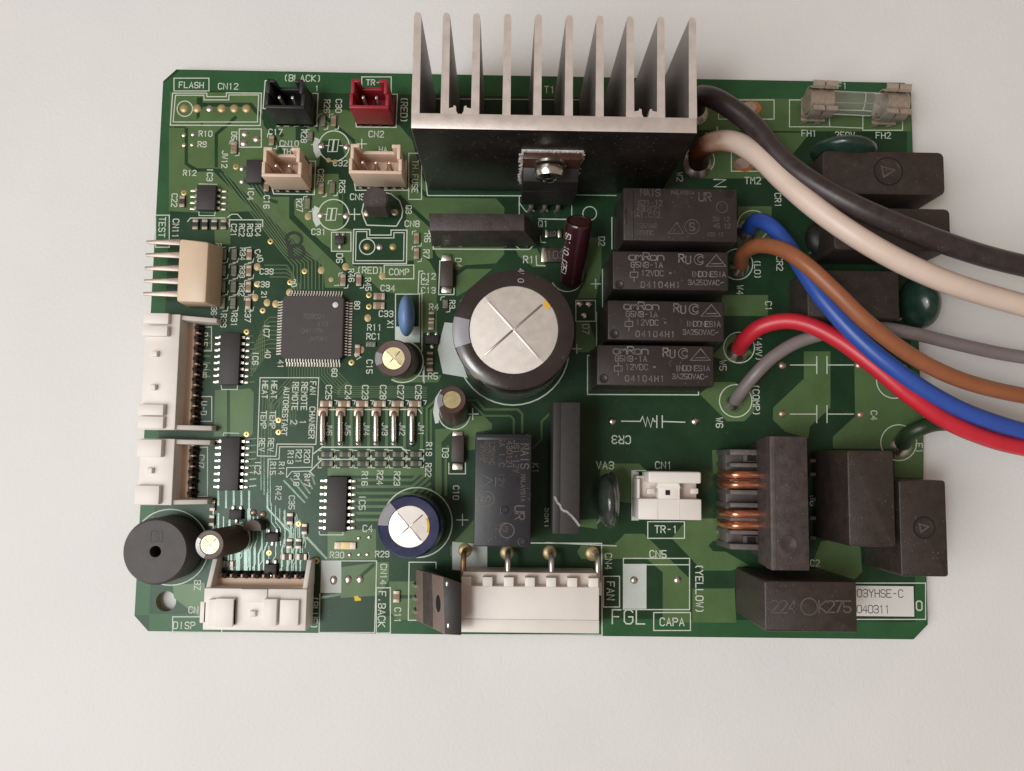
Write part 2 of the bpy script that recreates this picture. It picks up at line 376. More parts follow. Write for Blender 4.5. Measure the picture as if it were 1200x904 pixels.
def trace(L, w=1.6, m='mask_trace', name='copper_trace'):
    bm = NB(); q = pw(L); ribbon(bm, q, w / 60.0, nz(), th=0.003)
    return obj(name, bm, m, board, smooth=False)
def gap(L, w=4.0): return trace(L, w, 'mask', 'copper_gap')

V1 = K(150, 75, 3.3333); V2 = K(150, 340, 3.3333); V3 = K(150, 560, 3.3333); V4 = K(460, 220, 4.615); V5 = K(500, 420, 4.615)
V6 = K(640, 440, 3.3333); V7 = K(640, 570, 4.758); V8 = K(840, 80, 4.286)
# brighter rim of bare laminate round the board
def rim(q):
    bm = NB(); z = nz(); bm.faces.new([bm.verts.new((x, y, z)) for x, y in q]); return obj('rim_strip', bm, 'mask_edge', board, smooth=False)
rim([(-7.18, 5.475), (-7.32, 5.335), (-7.32, 5.05), (7.49, 5.05), (7.49, 5.37), (7.385, 5.475)])
rim([(-7.49, 5.20), (-7.49, -5.19), (-7.22, -5.19), (-7.22, 5.049), (-7.325, 5.049), (-7.325, 5.335)])
rim([(-7.22, -5.475), (7.215, -5.475), (7.49, -5.2), (7.49, -5.16), (-7.2195, -5.16)][::1])
rim([(7.27, -5.159), (7.49, -5.159), (7.49, 5.049), (7.40, 5.049)])
# left half: broad pours
pour(V1([(165, 112), (520, 112), (530, 240), (578, 300), (590, 330), (530, 400), (470, 470), (520, 520), (640, 520), (640, 600), (850, 805), (850, 875), (770, 875), (760, 790), (610, 655), (360, 410), (270, 408), (228, 385), (225, 245), (165, 245)]))
pour(V1([(160, 250), (222, 250), (224, 392), (262, 416), (330, 416), (490, 575), (400, 580), (400, 705), (340, 705), (335, 585), (160, 575)]))
pour(V1([(560, 245), (730, 245), (760, 300), (745, 400), (650, 420), (600, 330)]))
pour(V1([(655, 245), (700, 245), (700, 300), (655, 300)]), 'mask')
pour(V1([(745, 180), (850, 180), (1060, 240), (1110, 300), (1150, 440), (1190, 560), (1190, 760), (1085, 770), (1085, 640), (1090, 540), (1020, 500), (1060, 430), (870, 430), (830, 300), (745, 300)]))
pour(V1([(720, 430), (820, 430), (840, 460), (840, 640), (880, 650), (880, 780), (760, 700), (650, 590), (650, 530), (720, 530)]))
pour(V1([(830, 700), (880, 790), (1080, 790), (1190, 800), (1190, 898), (1040, 898), (980, 880), (940, 840), (860, 800)]))
gap(V1([(228, 255), (228, 390), (262, 415), (335, 415)]), 4); gap(V1([(345, 400), (345, 275), (420, 210)]), 4); gap(V1([(280, 140), (280, 235)]), 7)
gap(V1([(285, 160), (480, 160), (500, 185), (600, 280)]), 5); gap(V1([(640, 520), (640, 600), (850, 805)]), 6); gap(V1([(880, 430), (880, 300), (760, 200)]), 4)
gap(V1([(1050, 420), (1110, 460), (1190, 540)]), 5); gap(V1([(1060, 520), (1190, 640)]), 5); gap(V1([(830, 430), (830, 540)]), 4); gap(V1([(870, 520), (870, 600)]), 4)
gap(V1([(905, 640), (970, 585)]), 3.4); gap(V1([(1018, 580), (1018, 640)]), 3.4); gap(V1([(510, 500), (545, 530), (580, 540)]), 4)
for i, x in enumerate((300, 352, 402, 452)): trace(V1([(x - 8, 185), (x - 8, 210), (x - 30, 235)]), 7, 'mask_copper')
# fan-out above the big chip
for i in range(9):
    a = 344 + 4.3 * i
    trace([(a, 339), (a, 312 - i * 1.2), (a - 14 - 2.2 * i, 296 - i * 1.4), (258 + 4.9 * i, 203 + i * 0.4)], 1.35)
for i in range(4):
    trace([(310 + i * 2, 311 + i * 4.6), (336, 311 + i * 4.6), (342 + i * 3, 320 + i * 4.4), (342 + i * 3, 340)], 1.2)
for i in range(8):
    y = 372 + i * 5.2
    trace([(327, y), (316 - 0.2 * i, y), (310 - i * 2.2, y + 6), (310 - i * 2.2, 420 + i * 3)], 1.1)
for i in range(18):
    x = 338 + i * 3.25
    if i > 10: trace([(x, 426), (x, 441 - (i - 11) * 1.3), (x + 16, 459 - (i - 11) * 1.6), (398 + (i - 11) * 1.0, 462 - (i - 11) * 2.2)], 1.1)
    else: trace([(x, 426), (x, 444 + (i % 3)), (x - 24, 470 + (i % 4) * 3), (x - 24, 500)], 0.9)
for i in range(6): trace([(396, 453 + i * 2.4), (500, 454 + i * 2.4)], 1.0)
for x in (390, 411.5, 432, 453, 474, 494): trace([(x, 478), (x, 530)], 3.4, 'mask_copper')
pour(V2([(340, 392), (387, 388), (387, 572), (335, 572)])); pour(V2([(399, 390), (478, 385), (492, 402), (488, 560), (478, 573), (399, 573)]))
pour(V2([(330, 150), (330, 60), (480, 60), (500, 160), (440, 165)]), 'mask')
pour(V2([(780, 695), (1150, 695), (1175, 680), (1175, 720), (1130, 725), (780, 725)]))
for i in range(7): trace(V2([(880, 742 + i * 26), (1110, 742 + i * 26), (1170 + i * 3, 690 + i * 22)]), 3.2, 'mask_copper')
for i, x in enumerate((530, 542, 556, 566)): trace(V2([(x, 350), (x - 10, 640), (x - 10, 780 + i * 20)]), 0.9)
for i in range(5): trace(V2([(610 + i * 26, 745 - i * 8), (690 + i * 10, 830 - i * 18)]), 2.0)
for i in range(8): trace([(281, 394 + i * 7.7), (296 + (i % 3) * 2, 394 + i * 7.7)], 1.4)
for i in range(8): trace([(281, 516 + i * 7.9), (300, 516 + i * 7.9 - 2)], 1.4)
for i in range(7): trace([(246, 394 + i * 7.9), (234, 394 + i * 7.9), (232, 398 + i * 7.9)], 2.0)
# the shiny bundle of traces behind the display connector
xs = [252, 258, 264, 271, 279, 288, 293, 298, 303, 309, 330, 337, 342, 347, 352]
for i, x in enumerate(xs):
    w = (1.6, 2, 1.3, 2.2, 4.6, 4.2, 1.6, 1.5, 1.8, 1.6, 1.3, 2.2, 1.3, 1.8, 1.7)[i]
    trace([(x, 688), (x, 650 - (i % 4) * 3), (x + (4 if i > 3 else -2), 640 - (i % 4) * 3), (x + (4 if i > 3 else -2), 598 + (i % 5) * 4)], w)
for i in range(14):
    x = 249 + i * 7.9; trace([(x, 686 - (i % 3) * 4), (x, 668 - (i % 5) * 3), (x + 3, 664 - (i % 5) * 3), (x + 3, 640 - (i % 2) * 12)], 0.9)
for i in range(6): trace([(318 + i * 5, 590 + i * 3), (318 + i * 5, 612), (324 + i * 5, 620), (324 + i * 5, 640)], 0.9)
for i in range(5): trace([(256 + i * 9, 576), (256 + i * 9, 592 + i * 3)], 2.2)
trace(V3([(545, 60), (545, 120), (640, 220), (640, 330)]), 2); trace(V3([(700, 235), (775, 315)]), 2.6); trace(V3([(750, 470), (830, 455)]), 3)
pour(V3([(175, 420), (300, 410), (300, 560), (180, 470)])); pour(V3([(760, 480), (745, 600), (965, 600), (970, 500), (960, 470), (830, 470)]), 'mask')
pour(V3([(830, 350), (970, 330), (1020, 330), (1020, 400), (980, 460), (830, 470)])); gap(V3([(915, 380), (960, 340)]), 4)
pour(V3([(1020, 405), (1125, 405), (1125, 555), (1050, 555), (1020, 520)])); gap(V3([(1060, 465), (1130, 465)]), 4)
pour(V3([(780, 210), (970, 200), (970, 320), (780, 320)])); 
# middle
pour(V4([(150, 55), (560, 60), (605, 110), (605, 150), (200, 140), (150, 100)])); pour(V4([(220, 320), (600, 320), (605, 360), (560, 410), (395, 420), (345, 450), (240, 370)]))
pour(V4([(345, 480), (400, 440), (540, 440), (400, 560), (345, 590)])); pour(V4([(665, 330), (780, 330), (830, 430), (760, 430), (680, 370)])); pour(V4([(110, 340), (200, 400), (240, 470), (240, 780), (150, 790), (150, 580), (120, 480)]))
pour(V4([(1000, 270), (1130, 270), (1130, 450), (1100, 600), (1000, 600), (1050, 480)])); pour(V4([(995, 720), (1060, 720), (1110, 860), (1060, 890), (990, 890)]))
G3 = K(460, 430, 6)
pour(G3([(545, 345), (640, 345), (700, 400), (700, 440), (590, 460), (580, 580), (525, 590), (500, 480), (410, 462), (345, 530), (345, 900), (300, 900), (300, 440), (420, 430)]))
trace(G3([(240, 560), (240, 290), (300, 238)]), 2.4, 'mask_copper'); trace(G3([(270, 560), (270, 310), (300, 280)]), 2.4, 'mask_copper')
trace(G3([(530, 235), (590, 235), (645, 300), (880, 300), (912, 332), (912, 460)]), 2.8, 'mask_copper'); trace(G3([(560, 262), (645, 345), (830, 345), (852, 370), (852, 470)]), 2.2, 'mask_copper')
trace(G3([(1135, 335), (1100, 335), (1048, 385), (1048, 510), (990, 570)]), 2.6, 'mask_copper')
trace(G3([(375, 900), (375, 620), (390, 560)]), 3.2, 'mask_copper'); pour(G3([(0, 20), (200, 60), (345, 60), (320, 110), (30, 110), (0, 90)]))
pour([(528, 640), (560, 604), (560, 640), (545, 652), (528, 652)])
pour(V5([(630, 690), (700, 690), (700, 740), (660, 800), (575, 700)]), 'mask')
# right half
pour(V8([(-90, 150), (970, 160), (975, 318), (420, 318), (-90, 312)])); pour(V8([(-60, 325), (470, 325), (350, 470), (300, 555), (-80, 555)]))
pour(V8([(105, 695), (275, 695), (275, 905), (105, 905)]))
G5 = K(900, 420, 5)
pour(G5([(210, -40), (365, -40), (365, 290), (245, 400), (235, 470), (100, 430), (28, 360), (30, 290), (210, 120)])); pour(G5([(505, -20), (620, -20), (910, 300), (910, 700), (740, 700), (740, 530), (380, 530), (380, 460), (510, 340)]))
G4 = K(660, 330, 5)
pour(G4([(800, 660), (880, 590), (1000, 590), (1110, 640), (1120, 760), (1060, 820), (960, 820)])); pour(G4([(870, 440), (1000, 300), (1110, 420), (1000, 480)])); pour(G4([(930, 80), (1200, 80), (1200, 205), (930, 200)]))
pour(V6([(210, 345), (365, 345), (385, 370), (335, 380), (335, 500), (260, 490), (210, 440)])); pour(V6([(130, 565), (200, 560), (200, 600), (130, 590)]))
pour(V7([(315, 325), (380, 325), (440, 265), (545, 265), (800, 515), (800, 760), (650, 760), (650, 480), (560, 405), (315, 405)])); pour(V7([(700, 290), (780, 190), (860, 180), (1000, 180), (1000, 300), (930, 305), (905, 330), (930, 362), (1000, 365), (1130, 440), (1030, 470), (870, 470)]))
pour(V7([(815, 570), (1050, 570), (1060, 760), (815, 760)])); pour(V7([(172, 365), (195, 330), (235, 330), (235, 405), (195, 405)]))
pour(K(820, 480, 4.52)([(640, 700), (700, 690), (850, 730), (860, 860), (820, 900), (590, 830)])); pour(K(820, 480, 4.52)([(65, 215), (112, 215), (112, 350), (70, 340)]))
pour(V4([(860, 10), (975, 10), (975, 60), (860, 60)]), 'mask')

# ------------------------------------------------------------------ pads, joints and vias
def pad_mesh(m, dome=0.0):
    bm = NB(); lathe(bm, [(1.0, 0), (0.96, 0.05)] + ([(0.75, dome * 0.6), (0.4, dome * 0.92), (0, dome)] if dome else [(0, 0.05)]), 16)
    return bm
PADS = {}
def pad(px, py, r, m='solder', dome=0.35, ry=None, name='solder_pad'):
    key = (m, dome)
    c = P(px, py); s = r / 60.0
    if key not in PADS:
        o = obj(name, pad_mesh(m, dome), m, board); PADS[key] = o
    else:
        o = bpy.data.objects.new(name, PADS[key].data); COL.objects.link(o); o.parent = board
    o.location = (c.x, c.y, 0.004); o.scale = (s, (ry or r) / 60.0, s)
def via(px, py, r=3.4, m='gold'):
    c = P(px, py); s = r / 60
    bm = NB(); lathe(bm, [(s, 0.0045), (s * 0.8, 0.0075), (s * 0.36, 0.0065), (s * 0.30, 0.001), (0, 0.001)], 16, c.x, c.y)
    o = obj('via', bm, m, board); o.data.materials.append(M['hole'])
    for p in o.data.polygons:
        if (Vector(p.center).xy - c.xy).length < s * 0.29: p.material_index = 1
T1 = K(140, 70, 6)
for i, x in enumerate((455, 545, 632, 718, 808, 893)):
    q = T1([(x, 345)])[0]; pad(q[0], q[1], 5.2 if i != 2 else 4.2, 'solder' if i == 2 else 'pad_tan', 0.3)
for x, y, r in ((215.3, 158.3, 2.8), (226, 157.5, 2.6), (215.5, 170, 2.8), (225, 169.5, 2.6)): pad(x, y, r, 'solder', 0.3)
for x, y in ((287, 157), (285.5, 168), (300.5, 163)): pad(x, y, 4.6, 'solder', 0.35, 4.2)
for x, y in ((679.4, 356.4), (690.3, 356.8), (685, 370)): pad(x, y, 4.4, 'solder', 0.35, 4.0)
for x, y in ((376.5, 171), (406, 172), (376, 252), (405.5, 253), (430, 289.5), (445, 289.5), (460.5, 289.5)): pad(x, y, 4.2, 'pad_tan' if x > 425 and x != 445 else 'solder', 0.35)
for x, y in ((430, 250), (447, 250.5), (463, 249)): pad(x, y, 4.4, 'solder_dull', 0.3)
for x, y in ((717.5, 494), (814.5, 494), (743, 680), (794, 680), (917, 485), (1009, 486), (917, 428), (1007, 428)): pad(x, y, 4.6, 'solder' if x < 900 else 'solder_dull', 0.45)
for x, y in ((391, 680), (408, 679.5), (422, 679.5)): pad(x, y, 4.4, 'solder', 0.45, 5.4)
for x, y in ((420.6, 630.8), (432.7, 629.7), (410, 650.5), (421, 650), (430.5, 650)): pad(x, y, 2.6, 'solder', 0.4)
for x, y in ((594, 648), (644, 648), (694, 649), (545, 645)): pad(x, y, 8.0, 'pad_tan', 0.25, 8.5)
for x, y in ((880, 127), (872, 193), (911, 180)): pad(x, y, 13, 'copper_bare', 0.03, 9); pad(x - 2, y - 1, 9.5, 'solder', 0.12, 6.5)
for x, y in ((392.5, 190), (388, 328), (385, 188)): pad(x, y, 3, 'pad_tan', 0.1)
for x, y in ((361, 254), (376.5, 317), (405, 313), (339.3, 343), (431, 373), (323, 356.5), (299, 349), (313, 355), (301.5, 313), (448, 324), (423, 410)): pad(x, y, 4.0, 'pad_tan', 0.12, 4.6)
for x, y in ((317, 283), (357, 318), (215.5, 226), (276.5, 195.5), (255, 310), (253, 348), (308, 364), (289, 389), (289, 509), (326.5, 492.5), (326.5, 506.5), (432.5, 346), (432.5, 359.5), (412, 425), (315.5, 648), (371, 657.5), (350, 614), (301, 333), (340, 331)): via(x, y)

# ------------------------------------------------------------------ white printing on the board
SZ = [0.0055]
def label(s, px, py, h, rot=0, m='silk', adv=0.88, w=None):
    c = P(px, py); bm = NB(); sc = S(py); SZ[0] += 0.000004
    text_bm(bm, s, c.x, c.y, h / sc, math.radians(rot), SZ[0], (w or min(1.55, max(1.05, h * 0.145))) / sc, adv)
    if len(bm.verts): return obj('printed_lettering', bm, m, board, smooth=False)
    bm.free()
def line(L, w=1.15, closed=False, m='silk'):
    bm = NB(); SZ[0] += 0.000004; ribbon(bm, pw(L), w / 60, SZ[0], closed)
    return obj('printed_outline', bm, m, board, smooth=False)
def frame(x0, y0, x1, y1, w=1.15): return line([(x0, y0), (x1, y0), (x1, y1), (x0, y1)], w, True)
def ring(px, py, r, w=1.2, a0=0, a1=360, m='silk'):
    n = 40; full = a1 - a0 >= 360
    L = [(px + r * math.cos(math.radians(a0 + (a1 - a0) * i / n)), py + r * math.sin(math.radians(a0 + (a1 - a0) * i / n))) for i in range(n if full else n + 1)]
    return line(L, w, full, m)
def fill(L, m='silk_fill'):
    bm = NB(); SZ[0] += 0.000004; q = pw(L); a = sum(q[i][0] * q[(i + 1) % len(q)][1] - q[(i + 1) % len(q)][0] * q[i][1] for i in range(len(q)))
    if a < 0: q = q[::-1]
    bm.faces.new([bm.verts.new((x, y, SZ[0] - 0.0008)) for x, y in q]); return obj('printed_patch', bm, m, board, smooth=False)
for t in [('FLASH', 224.3, 100, 6.8, 0), ('CN12', 267.5, 101.5, 7, 0), ('(BLACK)', 354.5, 92, 7.5, 0), ('TR-1', 440, 97, 6.5, 0), ('(RED)', 473.5, 129, 7.6, -90), ('CN2', 441, 157.5, 7.2, 0), ('1', 371.5, 104, 6, 0),
          ('C17', 323, 155, 6.6, 0), ('CN10', 339, 168.5, 6.6, 0), ('TH', 336, 178, 6, 0), ('R28', 356.3, 160, 6.4, -90), ('R26', 383.3, 125, 6.6, -90), ('C30', 397, 124.5, 6.6, -90), ('C32', 399, 191.5, 6.8, 0),
          ('C29', 376, 206, 6.2, -90), ('R25', 401, 219, 6.2, -90), ('C31', 373.5, 272, 6.8, 0), ('R27', 351, 241, 6.4, -84), ('CN9', 419, 231, 7, 0), ('HA', 449, 175.5, 6, 0), ('Q3', 479, 246, 6.4, -90), ('CN8', 483, 262.5, 7, 0),
          ('TH.FUSE', 486.5, 207, 6.6, -90), ('R10', 241, 157, 6.4, 0), ('R9', 237, 169.5, 6.4, 0), ('D5', 274.5, 159.5, 6, -90), ('JW12', 263.5, 187, 6.2, -90), ('IC3', 246, 205, 6.4, -90), ('R12', 222.5, 203, 6.2, 0), ('C22', 204.5, 235, 6.4, -90),
          ('IC4', 294, 227, 6.4, -90), ('C16', 312.5, 237, 6.4, -90), ('TEST', 190, 266.5, 7.2, -90), ('CN11', 206, 268, 6.8, -90), ('C21', 274, 270, 6, -90), ('RC2', 283.5, 270, 6, -90), ('RC3', 293, 270, 6, -90), ('RC4', 302.5, 270, 6, -90),
          ('R38', 256, 293, 6, -90), ('R37', 254, 327, 6, -90), ('R36', 251, 362, 6, -90), ('R34', 284.5, 298, 6, -90), ('R33', 284, 319, 5.6, -90), ('R32', 283.5, 340, 6, -90), ('C40', 303.5, 300, 6, -70), ('C39', 312.5, 318.5, 6.4, 0), ('C38', 308, 333.5, 6.4, 0),
          ('20', 344, 332, 5.6, -75), ('21', 309.5, 346, 5.6, -90), ('IC7', 312.5, 388, 6.4, -90), ('40', 314, 415, 6, -90), ('41', 329, 427, 6, -90), ('60', 392, 437, 6, -90), ('80', 418.5, 358, 6, -90), ('61', 419.5, 418, 5.4, -60), ('1', 394.5, 335, 5, -90),
          ('R39', 262, 376, 6.4, -90), ('R31', 274.5, 375, 6.4, -90), ('C37', 290.5, 370, 6.4, -90), ('DIF', 240, 398, 6.4, -90), ('CN6', 239, 435, 6.6, -90), ('IC6', 299.5, 420, 6.4, -90), ('U-D', 239, 478.5, 6.4, -90), ('CN7', 236, 541, 6.2, -90), ('IC2', 302, 548, 6.4, -90),
          ('HEAT', 310.6, 457, 6.2, -90), ('TEMP', 309, 492, 6.2, -90), ('REV', 307, 521.5, 6.2, -90), ('HEAT', 321.2, 457, 6.2, -90), ('TEMP', 319.5, 492, 6.2, -90), ('REV', 317.5, 521.5, 6.2, -90), ('AUTORESTART', 334.5, 482, 6.0, -91), ('REMOTE', 346, 464.5, 6.4, -90), ('2', 344.5, 495, 7, -90),
          ('REMOTE', 356.6, 464.5, 6.4, -90), ('1', 355, 495, 6.6, -90), ('FAN', 367, 455, 6.2, -90), ('CHANGER', 365.6, 495.5, 6.2, -90), ('R13', 340.5, 536, 6.2, -90), ('R21', 350, 535, 6.2, -90), ('R20', 359.8, 535, 6.2, -90), ('R14', 330, 549, 6, -90), ('R15', 320, 549, 6, -90),
          ('R42', 326.5, 578, 6.4, -90), ('C35', 342, 589, 6.4, -90), ('R17', 360, 563, 6, -90), ('R18', 347.5, 562, 6, -90), ('C25', 385.3, 460, 6.8, -90), ('C24', 408, 460, 6.8, -90), ('C23', 428, 460, 6.8, -90), ('C28', 449, 460, 6.8, -90), ('C27', 469.5, 460, 6.8, -90), ('C26', 490.3, 460, 6.8, -90),
          ('JW6', 386, 503, 6, -90), ('JW5', 407.5, 503, 6, -90), ('JW4', 429.5, 503, 6, -90), ('JW3', 451, 503, 6, -90), ('JW2', 471.5, 503, 6, -90), ('JW1', 493.5, 503, 6, -90), ('R16', 427.5, 561, 6.6, -90), ('R24', 445.3, 560, 6.6, -90), ('R23', 465.3, 561, 6.6, -90), ('R19', 502.7, 526.5, 6.4, -90), ('R22', 502, 551, 6.4, -90),
          ('IC5', 424.5, 589, 7, -90), ('C4', 431, 619.5, 7.4, 0), ('R30', 395, 650.5, 6.6, 0), ('R29', 448, 649.5, 6.6, 0), ('CN14', 449.5, 673, 7, -90), ('F.BACK', 447.5, 714, 8, -90), ('C11', 466, 721, 7, -90), ('(BLUE)', 368.5, 718, 7.4, -90), ('DISP', 216, 733, 7.6, 0), ('CN13', 233, 715, 7, 0), ('BZ', 231.5, 686, 7, -90),
          ('C10', 534.5, 577.5, 6.6, -90), ('R5', 507.5, 441, 7.2, 0), ('X1', 457.5, 381, 6.6, -90), ('R11', 439, 384, 6.8, 0), ('RC1', 438, 394.5, 6.8, 0), ('C15', 433, 430, 6.6, -90), ('C33', 452.5, 368, 6.8, 0), ('C34', 454.5, 338, 6.8, 0), ('COMP', 467.8, 319, 7, 0), ('(RED)', 433.5, 317, 7.4, 0),
          ('R46', 411.7, 323, 6.2, -86), ('R45', 431.5, 333.5, 6.2, -86), ('C12', 502, 324, 6.8, 0), ('C2', 498, 331, 5.6, 0), ('C13', 502, 340.5, 6.8, 0), ('R6', 501, 279, 6.8, -90), ('R7', 499.5, 298, 6.8, -90), ('R4', 508.5, 360, 7, 0), ('R3', 530, 357, 6.2, -90), ('D4', 537, 308, 6.6, -90), ('R1', 619.5, 304.5, 8, 0), ('Q1', 636.5, 262.5, 7.2, 0), ('D2', 705, 283, 6.8, -90),
          ('D7', 686.5, 386, 7.4, -90), ('D6', 398, 303, 7, -90), ('D3', 522, 531, 7, -90), ('W2', 796.5, 207.5, 7, -90), ('N', 843.5, 215, 14, -90), ('TM2', 882, 212, 7.8, 0), ('L', 834, 153, 13, 90), ('F1', 987, 101, 7, 0), ('FH1', 948, 156.5, 7.2, 0), ('FH2', 1035, 159, 7.2, 0), ('250V', 990, 158.5, 7, 0), ('CR1', 911.5, 235, 7, -90), ('CR2', 913.5, 309, 7, -90), ('(LO)', 887.5, 316, 7, -90),
          ('W4', 867, 340, 7, -90), ('C1', 900.5, 359, 7, -90), ('(4WV)', 889, 409, 7, -90), ('W5', 847, 428.5, 7.6, -90), ('W6', 843, 495.5, 7.6, -90), ('(COMP)', 886, 469, 7.4, -90), ('C4', 1024, 487, 7, -90), ('E1', 1077, 525.5, 7.4, -90), ('C6', 953, 587, 7.6, -90), ('CR3', 728, 515.5, 9, 180), ('VA3', 709, 545.5, 8.4, 0), ('CN1', 777.5, 545.5, 8, 0), ('TR-1', 780.5, 620.5, 8, 0),
          ('CN4', 713, 658, 7.6, -90), ('FAN', 715.5, 692.5, 8.6, -90), ('CN5', 771, 649.5, 8, 0), ('FGL', 736.5, 723, 16, 0), ('CAPA', 787.5, 729, 8.6, 0), ('(YELLOW)', 819.5, 690, 8.4, -90), ('C2', 955, 660, 7, 0), ('0', 1077, 710, 10.5, 0), ('SSR1', 642, 607, 7, -90), ('K1', 627.5, 549, 7, -90), ('T1', 644, 105.5, 8, 0), ('T2', 661, 106, 8, 0)]:
    label(*t)
for f in [(204, 92, 245, 107), (280.5, 151.5, 306.3, 172.8), (479, 180, 494, 234), (182.5, 252.5, 198.5, 290), (236.5, 383.5, 248, 411.5), (231.5, 465, 248.3, 494), (450.3, 311, 485, 327), (424, 90.5, 458.5, 120), (388.5, 272.5, 411.3, 294.7), (441, 689, 457.5, 742), (202.5, 723, 260, 741.5), (759, 611.5, 802, 631),
          (707, 675.5, 726, 711.5), (766, 718, 809, 739), (674.8, 352.3, 697.8, 376.8), (925, 117.5, 972, 149), (1011, 120, 1057.5, 153), (842, 117.5, 907, 140), (857, 176, 921, 201), (463.5, 345, 491.5, 401), (730.5, 654.5, 808, 714.5), (983, 683.5, 1084.5, 726)]:
    frame(*f)
line([(486, 116), (770, 118)], 1.0); line([(730.5, 662), (808, 662)]); line([(972, 149), (1011, 150.5)]); line([(972, 117.5), (1011, 120)])
line(T1([(375, 237), (615, 237), (615, 262), (752, 262), (752, 235), (1000, 237), (990, 465), (358, 462)]), 1.2, True); line(T1([(395, 252), (595, 252), (595, 285), (770, 285), (770, 250), (980, 250), (970, 440), (378, 440)]), 1.1, True); ring(216.7, 127.8, 9, 1.1)
T2 = K(300, 80, 6)
line(T2([(140, 85), (65, 90), (50, 285), (140, 290), (150, 408), (428, 408), (437, 180), (400, 178)]), 1.2); line(T2([(700, 300), (705, 415), (985, 418), (995, 185), (950, 185)]), 1.2); line(T2([(90, 770), (125, 885), (410, 890), (420, 655), (360, 655)]), 1.2); line(T2([(690, 790), (700, 860), (1075, 860)]), 1.2)
line(T2([(160, 552), (265, 552)]), 1.0)
T4 = K(320, 200, 6)
ring(391.5, 171.5, 17.8, 1.3); ring(391, 252, 18, 1.3)
for cx, cy in ((393, 171), (391, 251.5)):
    for k in (-1, 1): line([(cx - 4 + k * 3, cy - 7), (cx + 1 + k * 3, cy - 7), (cx - 1 + k * 3, cy + 7), (cx - 6 + k * 3, cy + 7)], 1.0, True)
    line([(cx - 11, cy), (cx - 7, cy)], 1); line([(cx + 5, cy), (cx + 9, cy)], 1)
for cx, cy, r in ((391.5, 171.5, 17.8), (391, 252, 18)):
    A = [math.radians(a) for a in (145, 165, 185, 205)]
    fill([(cx + r * math.cos(a), cy + r * math.sin(a)) for a in A] + [(cx + (r + 7) * math.cos(a), cy + (r + 7) * math.sin(a)) for a in reversed(A)])
for cx, cy, r in ((424, 169, 5.5), (415.5, 251.5, 6.5), (698, 333, 5.5), (554, 485.5, 6.5), (542, 609.5, 6.5), (676, 409, 5.5), (496, 441, 6)):
    line([(cx - r, cy), (cx + r, cy)], 1.2); line([(cx, cy - r), (cx, cy + r)], 1.2)
line([(x, y) for x, y in T4([(660, 385), (640, 340), (625, 290), (640, 220), (690, 170), (760, 150), (830, 165), (890, 215), (912, 280), (905, 330), (868, 392)])], 1.3, True)
line(T4([(568, 415), (680, 415), (680, 455), (830, 455), (830, 420), (942, 420), (938, 655), (562, 655)]), 1.3, True); line(T4([(585, 430), (660, 430), (660, 475), (850, 475), (850, 438), (922, 438), (918, 635), (580, 635)]), 1.1, True); ring(430.4, 289.5, 9, 1.2)
line([(269, 266), (269, 258), (308, 258), (308, 266)], 1.1); line(K(150, 200, 6)([(420, 360), (440, 335), (680, 335), (715, 385)]), 1.1); line(K(150, 200, 6)([(500, 95), (625, 98)]), 1.0); line(K(150, 200, 6)([(500, 290), (500, 318), (610, 318), (615, 290)]), 1.0)
line(K(150, 200, 6)([(700, 330), (730, 308), (770, 308), (800, 340)]), 1.0)
G7 = K(290, 440, 7.533)
line(G7([(112, 22), (630, 22), (605, 610), (262, 607), (252, 715), (88, 712)]), 1.1, True); line(G7([(180, 900), (185, 740), (280, 740), (285, 632), (580, 632), (570, 812), (348, 815), (345, 900)]), 1.0); line(G7([(350, 900), (390, 850), (550, 845), (590, 890)]), 1.0)
G8 = K(360, 440, 7.5)
line(G8([(95, 320), (110, 302), (980, 300), (1005, 335)]), 1.4); line(G8([(55, 690), (130, 632), (830, 632), (880, 685)]), 1.4); line(G8([(20, 850), (130, 740), (400, 740)]), 1.3)
line([(497, 430), (497, 449)], 1.0); line([(494.5, 340), (494.5, 412)], 1.1)
ring(471.5, 424, 24.5, 1.3, -70, 120); ring(601, 409, 66, 1.5); ring(532.5, 485, 18.5, 1.3, 10, 175); ring(489, 612.5, 41, 1.3); ring(200, 641.5, 44.5, 1.3); ring(276, 631, 17, 1.1, -90, 70)
fill([(521, 378), (541, 380), (538, 415), (548, 443), (519, 438), (513, 410)]); fill([(464, 383), (491, 383), (491, 400.5), (464, 400.5)]); fill(G3([(340, 160), (390, 190), (330, 280), (325, 395), (300, 400), (285, 320), (300, 220)]))
fill([(376.5, 657), (400, 657), (400, 695), (375.5, 695)]); fill([(731, 661), (757.5, 661), (757.5, 713.5), (731, 713.5)]); fill([(530, 635), (571, 639), (571, 671), (530, 668)]); fill([(740.5, 552), (748.5, 554), (748.5, 609), (740.5, 609)]); fill([(440, 580), (452, 590), (446, 640), (441, 600)]) if False else None
line([(399.5, 657.5), (441.5, 657.5), (439, 741.5), (374, 741.5), (375, 696)], 1.1); line([(501, 229.5), (611, 229.8)], 1.2); line([(499, 213), (501, 229.5)], 1.1); line([(655, 228.5), (722, 229.5)], 1.0, m='silk'); line([(608.5, 230), (608.5, 252)], 1.2)
G10 = K(470, 230, 6.953)
line(G10([(225, 280), (262, 380), (262, 432), (1045, 436), (1080, 400)]), 1.3); line(G10([(930, 400), (970, 438)]), 1.1); line([(631, 256.8), (667, 257.5)], 1.3); line([(670, 240), (670, 253)], 1.0); line([(608.5, 238), (616, 248), (622, 250)], 1.0)
line(K(610, 240, 9.04)([(210, 335), (215, 400), (265, 402)]), 1.2); line(K(610, 240, 9.04)([(165, 545), (170, 645), (260, 648)]), 1.3); ring(691, 250.5, 8, 1.2); ring(665, 322, 20, 1.2, 30, 150)
